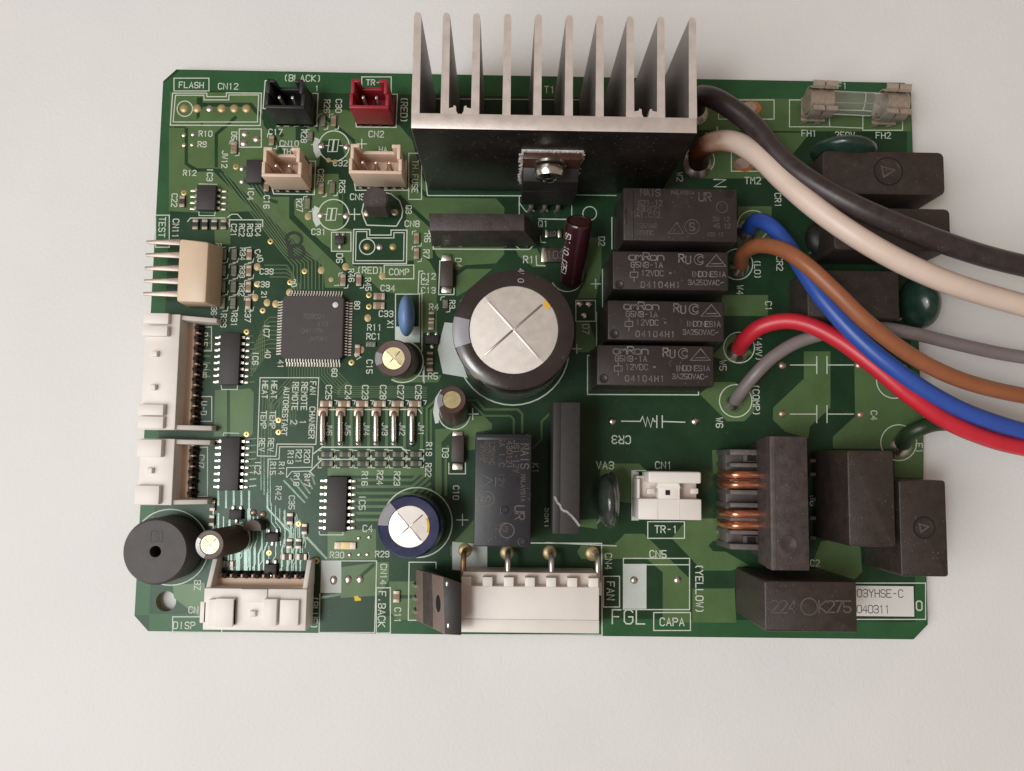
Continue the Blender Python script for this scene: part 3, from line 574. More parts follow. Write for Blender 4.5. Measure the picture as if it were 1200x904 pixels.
line([(522, 306), (515.5, 306), (514, 345.5), (532, 345.5), (532, 338)], 1.2); line([(526, 543), (526, 555.5), (545.5, 555.5), (545.5, 543)], 1.2); line([(717, 255), (717, 292)], 1.2); line([(706, 316), (706, 360)], 1.2); line([(699, 366), (699, 418)], 1.1)
line([(693, 417), (688.5, 417), (688.5, 462.5), (818.5, 463), (818.5, 458)], 1.3); line([(722, 640), (640, 636)], 1.1); line([(620, 636.5), (705, 637), (705.5, 744.5), (540, 744)], 1.3); line([(486, 659), (479.5, 659), (478.5, 727), (488, 727)], 1.2); line([(479.5, 659), (511, 659), (511, 666)], 1.1)
for x, y, r in ((820, 188, 17), (864, 310, 18), (882, 265, 18), (866, 407.6, 18), (862, 470, 19), (1053, 519, 21), (1048, 446, 21), (816, 133, 13)): ring(x, y, r, 1.2)
line([(740.5, 552), (757, 551.5)], 1.2); line([(740.5, 551.5), (740.5, 609.5), (748, 609.5)], 1.2)
Z = K(640, 480, 6)
line(Z([(530, 83), (662, 84), (678, 50), (700, 120), (712, 55), (735, 125), (750, 62), (760, 84), (776, 85)]), 1.3); line(Z([(778, 45), (778, 128)]), 1.3); line(Z([(816, 45), (816, 128)]), 1.3); line(Z([(820, 85), (975, 90)]), 1.3)
for yy, x0 in ((485.5, 926), (428, 926)):
    line([(x0, yy), (957, yy)], 1.2); line([(957, yy - 10), (957, yy + 10)], 1.3); line([(969, yy - 10), (969, yy + 10)], 1.3); line([(969, yy), (1000, yy)], 1.2)
for g in [(205, 222.8, 7), ]: pass
line(K(140, 330, 6)([(545, 900), (575, 300)]), 1.2); line(K(140, 330, 6)([(575, 290), (665, 290), (665, 250)]), 1.1); line(K(140, 460, 6)([(530, 735), (528, 390), (620, 385), (620, 730)]), 1.1, True); line(K(140, 330, 6)([(715, 730), (720, 760), (830, 760), (830, 735)]), 1.0); line(K(140, 460, 6)([(730, 305), (735, 285), (840, 288)]), 1.0)
line(K(460, 230, 5)([(178, 440), (155, 440), (150, 570), (175, 572)]), 1.1); line([(374, 623), (375, 627), (402, 627), (402, 622)], 1.1)
# marker doodle, paint dot and the paper sticker
bm = NB(); ring_pts = [(344.5 + 9 * math.cos(a / 24 * 2 * PI), 281 + 8 * math.sin(a / 24 * 2 * PI)) for a in range(24)]
ribbon(bm, pw(ring_pts), 3.4 / 60, 0.0105, True); ribbon(bm, pw([(348 + 8 * math.cos(a / 24 * 2 * PI), 295 + 7.5 * math.sin(a / 24 * 2 * PI)) for a in range(24)]), 3.6 / 60, 0.0109, True)
ribbon(bm, pw([(338, 284), (340, 301), (350, 303)]), 4 / 60, 0.0113); ribbon(bm, pw([(336, 288), (341, 292), (343, 303)]), 3 / 60, 0.0117)
obj('marker_scribble', bm, 'marker_ink', board, smooth=False)
bm = NB(); prism(bm, pw([(415, 699), (419, 698), (421, 700.5), (423, 701), (423, 704), (416, 704.5)]), 0.001, 0.012); obj('paint_dot', bm, 'yellow_paint', board, smooth=False)
st = thing('paper_sticker', 'white paper sticker printed 03YHSE-C and 040311 at the lower right board corner', 'sticker', P(1030, 705, 0.007))
bm = NB(); x0, x1, y0, y1 = rect(945, 686.5, 1070.5, 722); bx(bm, x0, x1, y0, y1, 0.007, 0.014); obj('paper', bm, 'sticker', st, False, st.location)
for s, px, py in (('03YHSE-C', 1031, 695.5), ('040311', 1023, 714)):
    bm = NB(); c = P(px, py); text_bm(bm, s, c.x, c.y, 8.6 / 61, 0, 0.0155, 1.0 / 61, 0.80 if len(s) > 6 else 0.76, 0.62); obj('printed_lettering', bm, 'ink_dark', st, False, st.location)

for x in (382, 403, 424, 444.5, 465.5, 486):
    for y in (532.5, 543.5):
        line([(x - 9, y - 4.5), (x - 5.5, y - 4.5)], 0.9); line([(x + 6, y - 5.5), (x + 11, y - 5), (x + 10, y - 2)], 0.9); line([(x + 7, y + 4.5), (x + 10, y + 4.5), (x + 10.5, y + 1.5)], 0.9); line([(x - 9, y + 2), (x - 9, y + 5), (x - 5, y + 5)], 0.9)
    line([(x + 10, 469.5), (x + 13.5, 470), (x + 12, 474)], 0.9)
for x in (262, 274, 292):
    for y in (299, 318, 337, 356):
        line([(x - 5.5, y - 4), (x - 5, y - 8), (x + 2, y - 9)], 0.9); line([(x + 5.5, y + 4), (x + 4.5, y + 8.5), (x - 1, y + 9)], 0.9)
for x, y in ((364, 161), (379, 143), (391.5, 143), (377, 222), (390, 221), (361, 239.5), (402.5, 329), (421, 329), (488.5, 280), (488.5, 298), (522, 357), (319, 166), (275, 174)):
    line([(x - 5.5, y - 5), (x - 5, y - 8.5), (x - 1, y - 9)], 0.95); line([(x + 5.5, y + 5), (x + 5, y + 8.5), (x + 1, y + 9)], 0.95)
for x, y in ((337, 652.5), (354.5, 652.5), (340, 637), (350.5, 637), (267.6, 661), (340.5, 608)):
    line([(x - 7, y - 5), (x - 8, y), (x - 7, y + 5)], 0.9); line([(x + 7, y - 5), (x + 8, y), (x + 7, y + 5)], 0.9)
for x in (447, 459, 478): ring(x - 120, 631, 1.2, 0.8)
for q in ((206, 262, 7), ): pass
# ------------------------------------------------------------------ helpers for components
def loc(px, py, z=0.0): return P(px, py, z)
def face(t): return next((c for c in t.children if c.name.split('.')[0] in ('case', 'core', 'housing', 'body')), t)
def kids(t, L):
    """L: list of (name, bm, material) built in world coordinates around thing t"""
    return [obj(n, bm, m, t, True, t.location) for n, bm, m in L]
def lettering(t, items, z, m, rot=0.0):
    """items: (text, px, py, height in px) printed on the flat top at height z"""
    for it in items:
        s, px, py, h = it[:4]; c = P(px, py, z); sc = S(py) * CAM_LOC[2] / (CAM_LOC[2] - z); bm = NB()
        text_bm(bm, s, c.x, c.y, h / sc, math.radians(rot), z + 0.0025, max(0.8, h * 0.15) / sc, it[4] if len(it) > 4 else 0.82, it[5] if len(it) > 5 else 0.62)
        obj('printed_lettering', bm, m, face(t), False, t.location)
def marks(t, Ls, z, m, w=0.9, name='printed_symbol'):
    for k, (L, cl) in enumerate(Ls):
        sc = S(L[0][1]) * CAM_LOC[2] / (CAM_LOC[2] - z); bm = NB()
        ribbon(bm, [P(x, y, z).xy for x, y in L], w / sc, z + 0.003 + 0.0004 * (k % 6), cl)
        obj(name, bm, m, face(t), False, t.location)
def circ(px, py, r, n=24, a0=0, a1=360): return [(px + r * math.cos(math.radians(a0 + (a1 - a0) * i / n)), py + r * math.sin(math.radians(a0 + (a1 - a0) * i / n))) for i in range(n if a1 - a0 >= 360 else n + 1)]

# ------------------------------------------------------------------ finned heat sink
HZ = 3.05
xl, xr = P(481.5, 150, HZ).x, P(817, 150, HZ).x
yf = P(650, 153.5, HZ).y; yb = P(650, 135, HZ).y; yt = P(650, 17.5, HZ).y
hs = thing('heat_sink', 'tall aluminium heat sink with ten upright fins on the upper board edge', 'heat sink', ((xl + xr) / 2, (yf + yb) / 2, 0))
bm = NB(); bx(bm, xl, xr, yf, yb, 0.06, HZ, 0.02)
base = kids(hs, [('base_plate', bm, 'alu')])[0]
base.data.materials.append(M['alu_front_shade'])
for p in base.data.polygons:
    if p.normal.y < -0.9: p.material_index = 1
fx = [486.5, 522.5, 558, 594.5, 630.5, 667, 703, 738.5, 774.5, 809.5]
for i, px in enumerate(fx):
    x = P(px, 60, HZ).x; bm = NB(); w = 0.066
    if i == 0: x = xl + w
    if i == 9: x = xr - w
    poly = [(x - w, yb - 0.01), (x + w, yb - 0.01), (x + w * 0.90, yt - 0.07), (x + w * 0.72, yt - 0.022), (x + w * 0.3, yt), (x - w * 0.3, yt), (x - w * 0.72, yt - 0.022), (x - w * 0.90, yt - 0.07)]
    prism(bm, poly, 0.06, HZ - 0.002); f = kids(hs, [('fin', bm, 'alu')])[0]
    f.data.materials.append(M['alu_side_shade'])
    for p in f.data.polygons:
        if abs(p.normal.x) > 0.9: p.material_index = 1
for i in (1, 7):
    xa, xb = P(fx[i], 60, HZ).x + 0.064, P(fx[i + 1], 60, HZ).x - 0.064; xc = (xa + xb) / 2
    for s, xe in ((-1, xa), (1, xb)):
        poly = [(xe, yb - 0.01), (xe, yb + 0.085), (xc + s * 0.11, yb + 0.10), (xc + s * 0.10, yb + 0.135), (xc + s * 0.065, yb + 0.12), (xc + s * 0.06, yb + 0.04), (xc + s * 0.035, yb + 0.0), (xc + s * 0.035, yb - 0.01)]
        bm = NB(); prism(bm, poly, 0.06, HZ - 0.004); kids(hs, [('screw_boss', bm, 'alu')])
# power transistor screwed to the heat sink
q1 = thing('power_transistor', 'black power transistor with bare metal tab screwed to the heat sink front', 'transistor', (P(645, 240).x, yf - 0.2, 0))
tx0, tx1 = P(611.5, 200, 1.5).x, P(678, 200, 1.5).x
bm = NB(); bx(bm, tx0 - 0.02, tx1 + 0.02, yf - 0.03, yf - 0.002, 0.55, 2.26, 0.008); kids(q1, [('insulating_pad', bm, 'paste')])
bm = NB(); bx(bm, tx0 + 0.01, tx1 - 0.01, yf - 0.15, yf - 0.031, 1.3, 2.20, 0.015); kids(q1, [('metal_tab', bm, 'mica_brown')])
bm = NB(); hexa(bm, [(tx0 + 0.02, yf - 0.38, 0.40), (tx1 - 0.02, yf - 0.38, 0.40), (tx1 - 0.02, yf - 0.032, 0.40), (tx0 + 0.02, yf - 0.032, 0.40)], [(tx0, yf - 0.42, 1.30), (tx1, yf - 0.42, 1.30), (tx1, yf - 0.032, 1.30), (tx0, yf - 0.032, 1.30)], 0.015)
hexa(bm, [(tx0, yf - 0.42, 1.301), (tx1, yf - 0.42, 1.301), (tx1, yf - 0.152, 1.301), (tx0, yf - 0.152, 1.301)], [(tx0 + 0.02, yf - 0.36, 1.66), (tx1 - 0.02, yf - 0.36, 1.66), (tx1 - 0.02, yf - 0.155, 1.80), (tx0 + 0.02, yf - 0.155, 1.80)], 0.012)
kids(q1, [('body', bm, 'black')])
for px in (622, 637.5, 653):
    c = P(px, 247); bm = NB(); tube(bm, [(c.x, c.y, 0.0), (c.x, c.y, 0.25), (c.x, yf - 0.25, 0.36), (c.x, yf - 0.25, 0.45)], 0.045, 8); kids(q1, [('lead', bm, 'pin_tin')])
    bm = NB(); lathe(bm, [(0.085, 0.003), (0.06, 0.04), (0.03, 0.08)], 12, c.x, c.y); kids(q1, [('solder_joint', bm, 'solder')])
bm = NB(); rr = random.Random(3)
for k in range(90):
    e = rr.random(); s = rr.uniform(0.008, 0.024); t_ = rr.uniform(0.002, 0.012)
    if e < 0.42: x, z_ = rr.uniform(tx0 - 0.03, tx1 + 0.03), 2.26 + rr.uniform(-0.06, 0.03) * abs(rr.gauss(0, 1))
    elif e < 0.82: x, z_ = tx0 - 0.02 + rr.uniform(-0.035, 0.02), rr.uniform(0.7, 2.26)
    else: x, z_ = tx1 + 0.02 + rr.uniform(-0.02, 0.03), rr.uniform(1.2, 2.26)
    bx(bm, x - s, x + s, yf - 0.034 - t_, yf - 0.028, z_ - s * rr.uniform(0.6, 2.5), z_ + s)
tag(kids(q1, [('paste_crumbs', bm, 'paste')])[0], kind='stuff')
scx = P(643, 200, 1.7).x
bm = NB(); lathe(bm, [(0.0, -0.06), (0.20, -0.06), (0.265, -0.03), (0.275, 0.05), (0.24, 0.13), (0.14, 0.175), (0.07, 0.18), (0, 0.14)], 28)
bmesh.ops.rotate(bm, verts=bm.verts, cent=(0, 0, 0), matrix=Matrix.Rotation(PI / 2, 3, 'X')); bmesh.ops.translate(bm, verts=bm.verts, vec=(scx, yf - 0.27, 1.98))
sw = tag(obj('pan_head_screw', bm, 'steel'), 'shiny pan head screw holding the power transistor to the heat sink', 'screw')
bm = NB(); lathe(bm, [(0.0, 0.0), (0.29, 0.0), (0.29, 0.045), (0.0, 0.045)], 28)
bmesh.ops.rotate(bm, verts=bm.verts, cent=(0, 0, 0), matrix=Matrix.Rotation(PI / 2, 3, 'X')); bmesh.ops.translate(bm, verts=bm.verts, vec=(scx, yf - 0.155, 2.0)); obj('washer', bm, 'steel', sw)
for k in (0, 1):
    bm = NB(); bx(bm, -0.14, 0.14, -0.006, 0.006, -0.025, 0.025)
    bmesh.ops.rotate(bm, verts=bm.verts, cent=(0, 0, 0), matrix=Matrix.Rotation(0.5 + k * PI / 2, 3, 'Y')); bmesh.ops.translate(bm, verts=bm.verts, vec=(scx, yf - 0.447, 1.98)); obj('cross_slot', bm, 'hole', sw)

# ------------------------------------------------------------------ upright shrouded connectors
def xh(name, n, m, label, cx, cy, h=0.90, group=None, w=None):
    W = w or (n - 1) * 0.25 + 0.49; D = 0.555; t = 0.062
    c = P(cx, cy); T = thing(name, label, 'connector', c, 0, group)
    def part(nm, f, mm=m):
        bm = NB(); f(bm); return obj(nm, bm, mm, T)
    x0, x1, y0, y1 = -W / 2, W / 2, -D / 2, D / 2
    part('floor', lambda b: bx(b, x0, x1, y0, y1, 0.03, 0.13, 0.01))
    part('front_wall', lambda b: bx(b, x0, x1, y0, y0 + t, 0.03, h * 0.955, 0.012))
    def side(b, s):
        xa, xb = (x0, x0 + t) if s < 0 else (x1 - t, x1)
        bx(b, xa, xb, y0 + t, y0 + D * 0.52, 0.12, h * 0.955, 0.01); bx(b, xa + (0.03 if s < 0 else -0.03), xb + (0.03 if s < 0 else -0.03), y0 + D * 0.50, y1, 0.12, h, 0.01)
    part('side_wall', lambda b: side(b, -1)); part('side_wall', lambda b: side(b, 1))
    part('back_wall', lambda b: bx(b, x0 + 0.03, x1 - 0.03, y1 - t, y1, 0.12, h * 0.62, 0.01))
    def post(b, s):
        xa = x0 + t + 0.02 if s < 0 else x1 - t - 0.02
        bx(b, min(xa, xa - s * 0.11), max(xa, xa - s * 0.11), y1 - t - 0.001, y1 - 0.001, 0.3, h * 0.998, 0.01)
    part('back_post', lambda b: post(b, -1)); part('back_post', lambda b: post(b, 1))
    for i in range(n):
        x = (i - (n - 1) / 2) * 0.25
        part('pin', lambda b: (bx(b, x - 0.026, x + 0.026, -0.06, -0.008, 0.0, 0.80, 0.01)), 'pin_tin')
    for i in range(n - 1):
        x = (i - (n - 2) / 2) * 0.25
        part('floor_groove', lambda b: bx(b, x - 0.012, x + 0.012, y0 + t, y1 - t, 0.125, 0.135), 'hole' if m != 'cream' else 'pin_brown')
    for i in range(2 * n):
        x = x0 + 0.08 + i * (W - 0.16) / (2 * n - 1)
        part('foot', lambda b: bx(b, x - 0.03, x + 0.03, y0 - 0.006, y0 + 0.06, 0.004, 0.07))
    return T
xh('two_pin_connector', 2, 'black_connector', 'black two pin connector at the top edge under the printed (BLACK)', 347.5, 133)
xh('two_pin_connector', 2, 'red_plastic', 'dark red two pin connector left of the heat sink', 441, 133)
xh('two_pin_connector', 2, 'cream', 'cream two pin connector below the printed CN10', 344, 209)
xh('three_pin_connector', 3, 'cream', 'cream three pin connector left of the heat sink, behind the round black transistor', 448, 205.5)

# ------------------------------------------------------------------ beige pin header block on the left edge
z1 = 0.62
x0, x1, y0, y1 = rect(204, 279, 249, 355, z1)
hd = thing('pin_header', 'beige five pin angled header overhanging the left edge below the printed TEST', 'pin header', ((x0 + x1) / 2, (y0 + y1) / 2, 0))
bm = NB(); hexa(bm, [(x0 + 0.02, y0 + 0.02, 0.04), (x1 + 0.0, y0 + 0.02, 0.04), (x1 + 0.0, y1 - 0.02, 0.04), (x0 + 0.02, y1 - 0.02, 0.04)], [(x0 + 0.05, y0 + 0.02, z1 - 0.03), (x1 - 0.10, y0, z1), (x1 - 0.10, y1 - 0.07, z1), (x0 + 0.05, y1, z1 - 0.03)], 0.06); kids(hd, [('housing', bm, 'beige')])
for py in (284, 299, 314.5, 329.5, 344.5):
    a = P(168 + (344.5 - py) * 0.06, py, 0.33); b_ = P(212, py + 0.5, 0.33); bm = NB(); w = 0.062
    hexa(bm, [(a.x, a.y - w * .5, .30), (b_.x, b_.y - w, .27), (b_.x, b_.y + w, .27), (a.x, a.y + w * .5, .30)], [(a.x, a.y - w * .5, .35), (b_.x, b_.y - w, .37), (b_.x, b_.y + w, .37), (a.x, a.y + w * .5, .35)], 0.012); kids(hd, [('pin', bm, 'pin_dull')])

# ------------------------------------------------------------------ side-entry wire connectors (mouth faces local -y)
def side_conn(name, label, c, rot, n, W, body, arm, h, pitch, ribs, bumps, lip=True):
    T = thing(name, label, 'connector', c, rot); x0, x1 = -W / 2, W / 2
    def part(nm, f, mm='white_plastic'):
        bm = NB(); f(bm); return obj(nm, bm, mm, T)
    part('housing', lambda b: bx(b, x0, x1, 0, body, 0.05, h, 0.018))
    part('back_wall', lambda b: bx(b, x0 + 0.04, x1 - 0.04, body - 0.004, body + 0.13, 0.03, h * 0.36, 0.012), 'cream')  # cream instead of white paints the shade behind the housing
    for s in (-1, 1):
        xa = x0 if s < 0 else x1 - 0.105
        part('side_arm', lambda b: hexa(b, [(xa, body - 0.005, 0.02), (xa + 0.105, body - 0.005, 0.02), (xa + 0.105, body + arm, 0.02), (xa, body + arm, 0.02)], [(xa + 0.01, body - 0.005, h * 0.92), (xa + 0.095, body - 0.005, h * 0.92), (xa + 0.095, body + arm, h * 0.45), (xa + 0.01, body + arm, h * 0.45)], 0.012))
    for (a, b_, y0, y1, dz) in ribs: part('raised_rib', lambda b: bx(b, a, b_, y0, y1, h - 0.02, h + dz, 0.012))
    for (x, y) in bumps: part('lock_bump', lambda b: hexa(b, [(x - 0.055, y - 0.06, h - 0.01), (x + 0.055, y - 0.06, h - 0.01), (x + 0.055, y + 0.06, h - 0.01), (x - 0.055, y + 0.06, h - 0.01)], [(x - 0.05, y - 0.05, h + 0.07), (x + 0.05, y - 0.05, h + 0.07), (x + 0.05, y + 0.055, h + 0.09), (x - 0.05, y + 0.055, h + 0.09)], 0.012))
    for i in range(n):
        x = (i - (n - 1) / 2) * pitch
        part('pin', lambda b: tube(b, [(x, body + 0.12, 0.22), (x, body + 0.17, 0.21), (x, body + 0.20, 0.15), (x, body + 0.21, 0.0)], 0.028, 8), 'ic_black')
    for i in range(n + 1):
        x = (i - n / 2) * pitch
        part('divider', lambda b: bx(b, x - 0.017, x + 0.017, body + 0.125, body + 0.19, 0.02, h * 0.30, 0.006), 'cream')
    part('pin_slot', lambda b: bx(b, x0 + 0.11, x1 - 0.11, body + 0.12, body + 0.235, 0.010, 0.016), 'hole')
    return T
h = 0.62
a = P(171.5, 368, h); b_ = P(163, 503.5, h); W = a.y - b_.y
cxy = Vector((P(167.5, 436, h).x, (a.y + b_.y) / 2, 0))
side_conn('wire_connector', 'long white ten pin connector with its mouth past the left edge, longer of the two', cxy, -PI / 2, 10, W, 0.64, 0.56, h, 0.2,
          [(-W / 2 + 0.0, -W / 2 + 0.20, 0.0, 0.46, 0.10), (-W / 2 + 0.24, -W / 2 + 0.43, 0.0, 0.46, 0.12), (W / 2 - 0.46, W / 2 - 0.26, 0.0, 0.46, 0.12), (W / 2 - 0.24, W / 2 - 0.02, 0.0, 0.46, 0.10)], [(-0.32, 0.22), (0.30, 0.22)])
a = P(164.5, 514, h); b_ = P(161, 592, h); W = a.y - b_.y
cxy = Vector((P(162.5, 553, h).x, (a.y + b_.y) / 2, 0))
side_conn('wire_connector', 'short white five pin connector on the left edge just above the round buzzer', cxy, -PI / 2, 5, W, 0.63, 0.53, h, 0.2,
          [(-W / 2 + 0.02, -W / 2 + 0.34, 0.0, 0.44, 0.12), (W / 2 - 0.36, W / 2 - 0.02, 0.0, 0.44, 0.12)], [(-0.02, 0.22)])
a = P(237, 741, h); b_ = P(358, 741, h); W = b_.x - a.x
side_conn('wire_connector', 'white eight pin connector on the bottom edge beside the printed DISP', Vector(((a.x + b_.x) / 2, P(300, 739, h).y, 0)), 0, 8, W, 0.74, 0.48, h, 0.2,
          [(-W / 2 + 0.12, -W / 2 + 0.58, 0.10, 0.56, 0.10), (-W / 2 + 0.26, -W / 2 + 0.58, 0.08, 0.58, 0.13), (W / 2 - 0.74, W / 2 - 0.50, 0.10, 0.58, 0.13), (W / 2 - 0.46, W / 2 - 0.12, 0.10, 0.56, 0.08), (-W / 2 - 0.06, -W / 2 + 0.05, 0.12, 0.5, 0.0), (-0.26, 0.22, 0.50, 0.735, 0.03)], [(-0.02, 0.30)])

# ------------------------------------------------------------------ large fan connector at the bottom edge
h = 0.95
x0, x1, y0, y1 = rect(540, 677, 702, 741, h)
fc = thing('fan_connector', 'wide white connector with four metal pins on the bottom edge beside the printed FAN', 'connector', ((x0 + x1) / 2, (y0 + y1) / 2, 0))
bm = NB(); bx(bm, x0, x1, y0, y1 - 0.16, 0.06, h, 0.012); kids(fc, [('housing', bm, 'white_plastic')])
bm = NB(); bx(bm, x0 + 0.02, x1 - 0.02, y1 - 0.162, y1 + 0.06, 0.06, h - 0.20, 0.01); kids(fc, [('back_step', bm, 'white_shaded')])
bm = NB(); bx(bm, x0 - 0.002, x1 + 0.002, y0 - 0.01, y0 + 0.22, 0.10, h + 0.018, 0.012); kids(fc, [('front_lip', bm, 'white_plastic')])
n = 7; wseg = (x1 - x0) / 13
for i in range(7):
    xa = x0 + (2 * i) * wseg; bm = NB(); bx(bm, xa + 0.002, xa + wseg - 0.012, y1 - 0.162, y1, 0.3, h - 0.002, 0.01); kids(fc, [('comb_tooth', bm, 'white_plastic')])
for px in (541, 594, 645, 697):
    c = P(px, 745, 0.1); bm = NB(); bx(bm, c.x - 0.06, c.x + 0.06, y0 - 0.06, y0 + 0.02, 0.0, 0.2, 0.01); kids(fc, [('locating_peg', bm, 'white_plastic')])
bm = NB(); bx(bm, x1 - 0.002, x1 + 0.09, y1 - 0.36, y1 - 0.12, 0.35, 0.6, 0.012); kids(fc, [('side_key', bm, 'white_plastic')])
for px, py, m in ((545, 645, 'pin_brown'), (595, 646, 'pin_tin'), (644, 647, 'pin_tin'), (696, 648, 'pin_tin')):
    c = P(px, py); bm = NB(); tube(bm, spline([(c.x, c.y, 0), (c.x, c.y, 0.42), (c.x, c.y - 0.06, 0.58), (c.x, c.y - 0.22, 0.62), (c.x, y1 - 0.1, 0.62)], 5), 0.052, 10); kids(fc, [('pin', bm, m)])

# ------------------------------------------------------------------ slanted black driver chip left of the fan connector
dr = thing('driver_chip', 'slanted black chip with a hole in its side, leaning on the fan connector', 'power chip', P(495, 700))
A = [P(488, 728, 0.3), P(497, 737, 0.3), P(499, 669, 0.3), P(488, 668, 0.3)]
base4 = [P(487, 727, 0.28), P(504, 732, 0.28), P(504, 669, 0.28), P(487, 667, 0.28)]
top4 = [P(521, 744, 1.45), P(541, 745, 1.45), P(541, 684, 1.45), P(519, 676, 1.45)]
bm = NB(); hexa(bm, base4, top4, 0.02); kids(dr, [('body', bm, 'driver_lit')])
e = lambda p, dz: Vector((p.x, p.y, p.z + dz))
bm = NB(); q4 = [p.lerp(sum(top4, Vector()) / 4, 0.03) for p in top4]; hexa(bm, [e(p, -0.01) for p in q4], [e(p, 0.012) for p in q4], 0.006); bmesh.ops.recalc_face_normals(bm, faces=bm.faces); kids(dr, [('black_end', bm, 'black')])  # plate added to keep the top black over the lightened body
def on_side(u, v, off=0.0):            # point on the visible left face of the slab
    p = (base4[0].lerp(base4[3], u)).lerp(top4[0].lerp(top4[3], u), v)
    nrm = (top4[0] - base4[0]).cross(base4[3] - base4[0]).normalized()
    if nrm.x > 0: nrm = -nrm
    return p + nrm * off
bm = NB(); q = [on_side(0.02, 0.30, 0.012), on_side(0.98, 0.30, 0.012), on_side(0.98, 0.60, 0.012), on_side(0.02, 0.60, 0.012)]; q2 = [on_side(0.02, 0.27, -0.01), on_side(0.98, 0.27, -0.01), on_side(0.98, 0.63, -0.01), on_side(0.02, 0.63, -0.01)]
hexa(bm, q2, q); bmesh.ops.recalc_face_normals(bm, faces=bm.faces); kids(dr, [('raised_band', bm, 'ferrite')])
c = on_side(0.50, 0.82, 0.004); bm = NB(); e1 = (top4[0] - base4[0]).normalized(); e2 = (base4[3] - base4[0]).normalized()
vs = [bm.verts.new(c + e1 * 0.10 * math.cos(t * PI / 10) + e2 * 0.15 * math.sin(t * PI / 10)) for t in range(20)]; bm.faces.new(vs); bmesh.ops.recalc_face_normals(bm, faces=bm.faces); kids(dr, [('mounting_hole', bm, 'hole')])
for u in (0.16, 0.88):
    p = top4[0].lerp(top4[3], u); bm = NB(); ellipsoid(bm, p.x + 0.07, p.y, p.z - 0.01, 0.035, 0.07, 0.03, 12, 8); kids(dr, [('metal_corner', bm, 'steel')])
for px, py in ((488, 684), (488, 699), (488, 714)):
    c = P(px - 2, py); bm = NB(); tube(bm, [(c.x, c.y, 0), (c.x, c.y, 0.2), (c.x + 0.07, c.y, 0.35)], 0.03, 6); kids(dr, [('lead', bm, 'pin_tin')])

# ------------------------------------------------------------------ relays
UL = [([(0, 0), (1, 5), (4, 5)], 0)]
def relay(x0, y0, x1, y1, z, m, label, foot=True):
    a = rect(x0, y0, x1, y1, z); t = thing('relay', label, 'relay', ((a[0] + a[1]) / 2, (a[2] + a[3]) / 2, 0), 0, 'boxy relays in a stack' if m == 'relay' else None)
    bm = NB(); bx(bm, a[0], a[1], a[2], a[3], 0.10, z, 0.022, 3); kids(t, [('case', bm, m)])
    bm = NB(); bx(bm, a[0] + 0.012, a[1] - 0.012, a[2] + 0.012, a[3] - 0.012, 0.02, 0.112, 0.01); kids(t, [('base', bm, 'black')])
    return t
RZ = 1.33
r1 = relay(730.5, 221, 864, 283, RZ, 'relay', 'largest relay, topmost of the stack under the heat sink, with faded print')
lettering(r1, [('NAIS', 762, 226, 8, 0.75), ('S21-12', 762, 238, 6), ('430121', 760, 245, 6), ('5A1.C12', 757, 252, 6), ('125VAC', 758, 264.5, 5), ('30VDC', 756, 273, 5), ('MALAYSIA', 800, 226, 4.2), ('2G 12', 845, 257, 5), ('45 12', 846, 265, 5), ('102 12', 838, 275, 4)], RZ, 'faint_print')
lettering(r1, [('UR', 826, 231, 10, 0.8)], RZ, 'faint_print'); marks(r1, [(circ(811, 266, 8.5), True), (circ(846, 243, 6.5), True), ([(783, 274), (793, 261), (801, 274)], True)], RZ, 'faint_print'); lettering(r1, [('S', 811, 266, 9)], RZ, 'faint_print')
c = P(855, 227, RZ); bm = NB(); cyl(bm, c.x, c.y, RZ - 0.01, RZ + 0.004, 0.085); kids(r1, [('vent_dimple', bm, 'hole')])
bm = NB(); p0, p1 = P(741.5, 224, RZ), P(741.5, 280, RZ); bx(bm, p0.x - 0.012, p0.x + 0.012, p1.y, p0.y, RZ - 0.01, RZ + 0.012, 0.005); kids(r1, [('case_ridge', bm, 'relay')])
p0, p1 = P(733, 244, RZ), P(733, 263, RZ); bm = NB(); bx(bm, p0.x - 0.02, p0.x + 0.02, p1.y, p0.y, RZ - 0.01, RZ + 0.01, 0.006); kids(r1, [('clip_slot', bm, 'relay')])
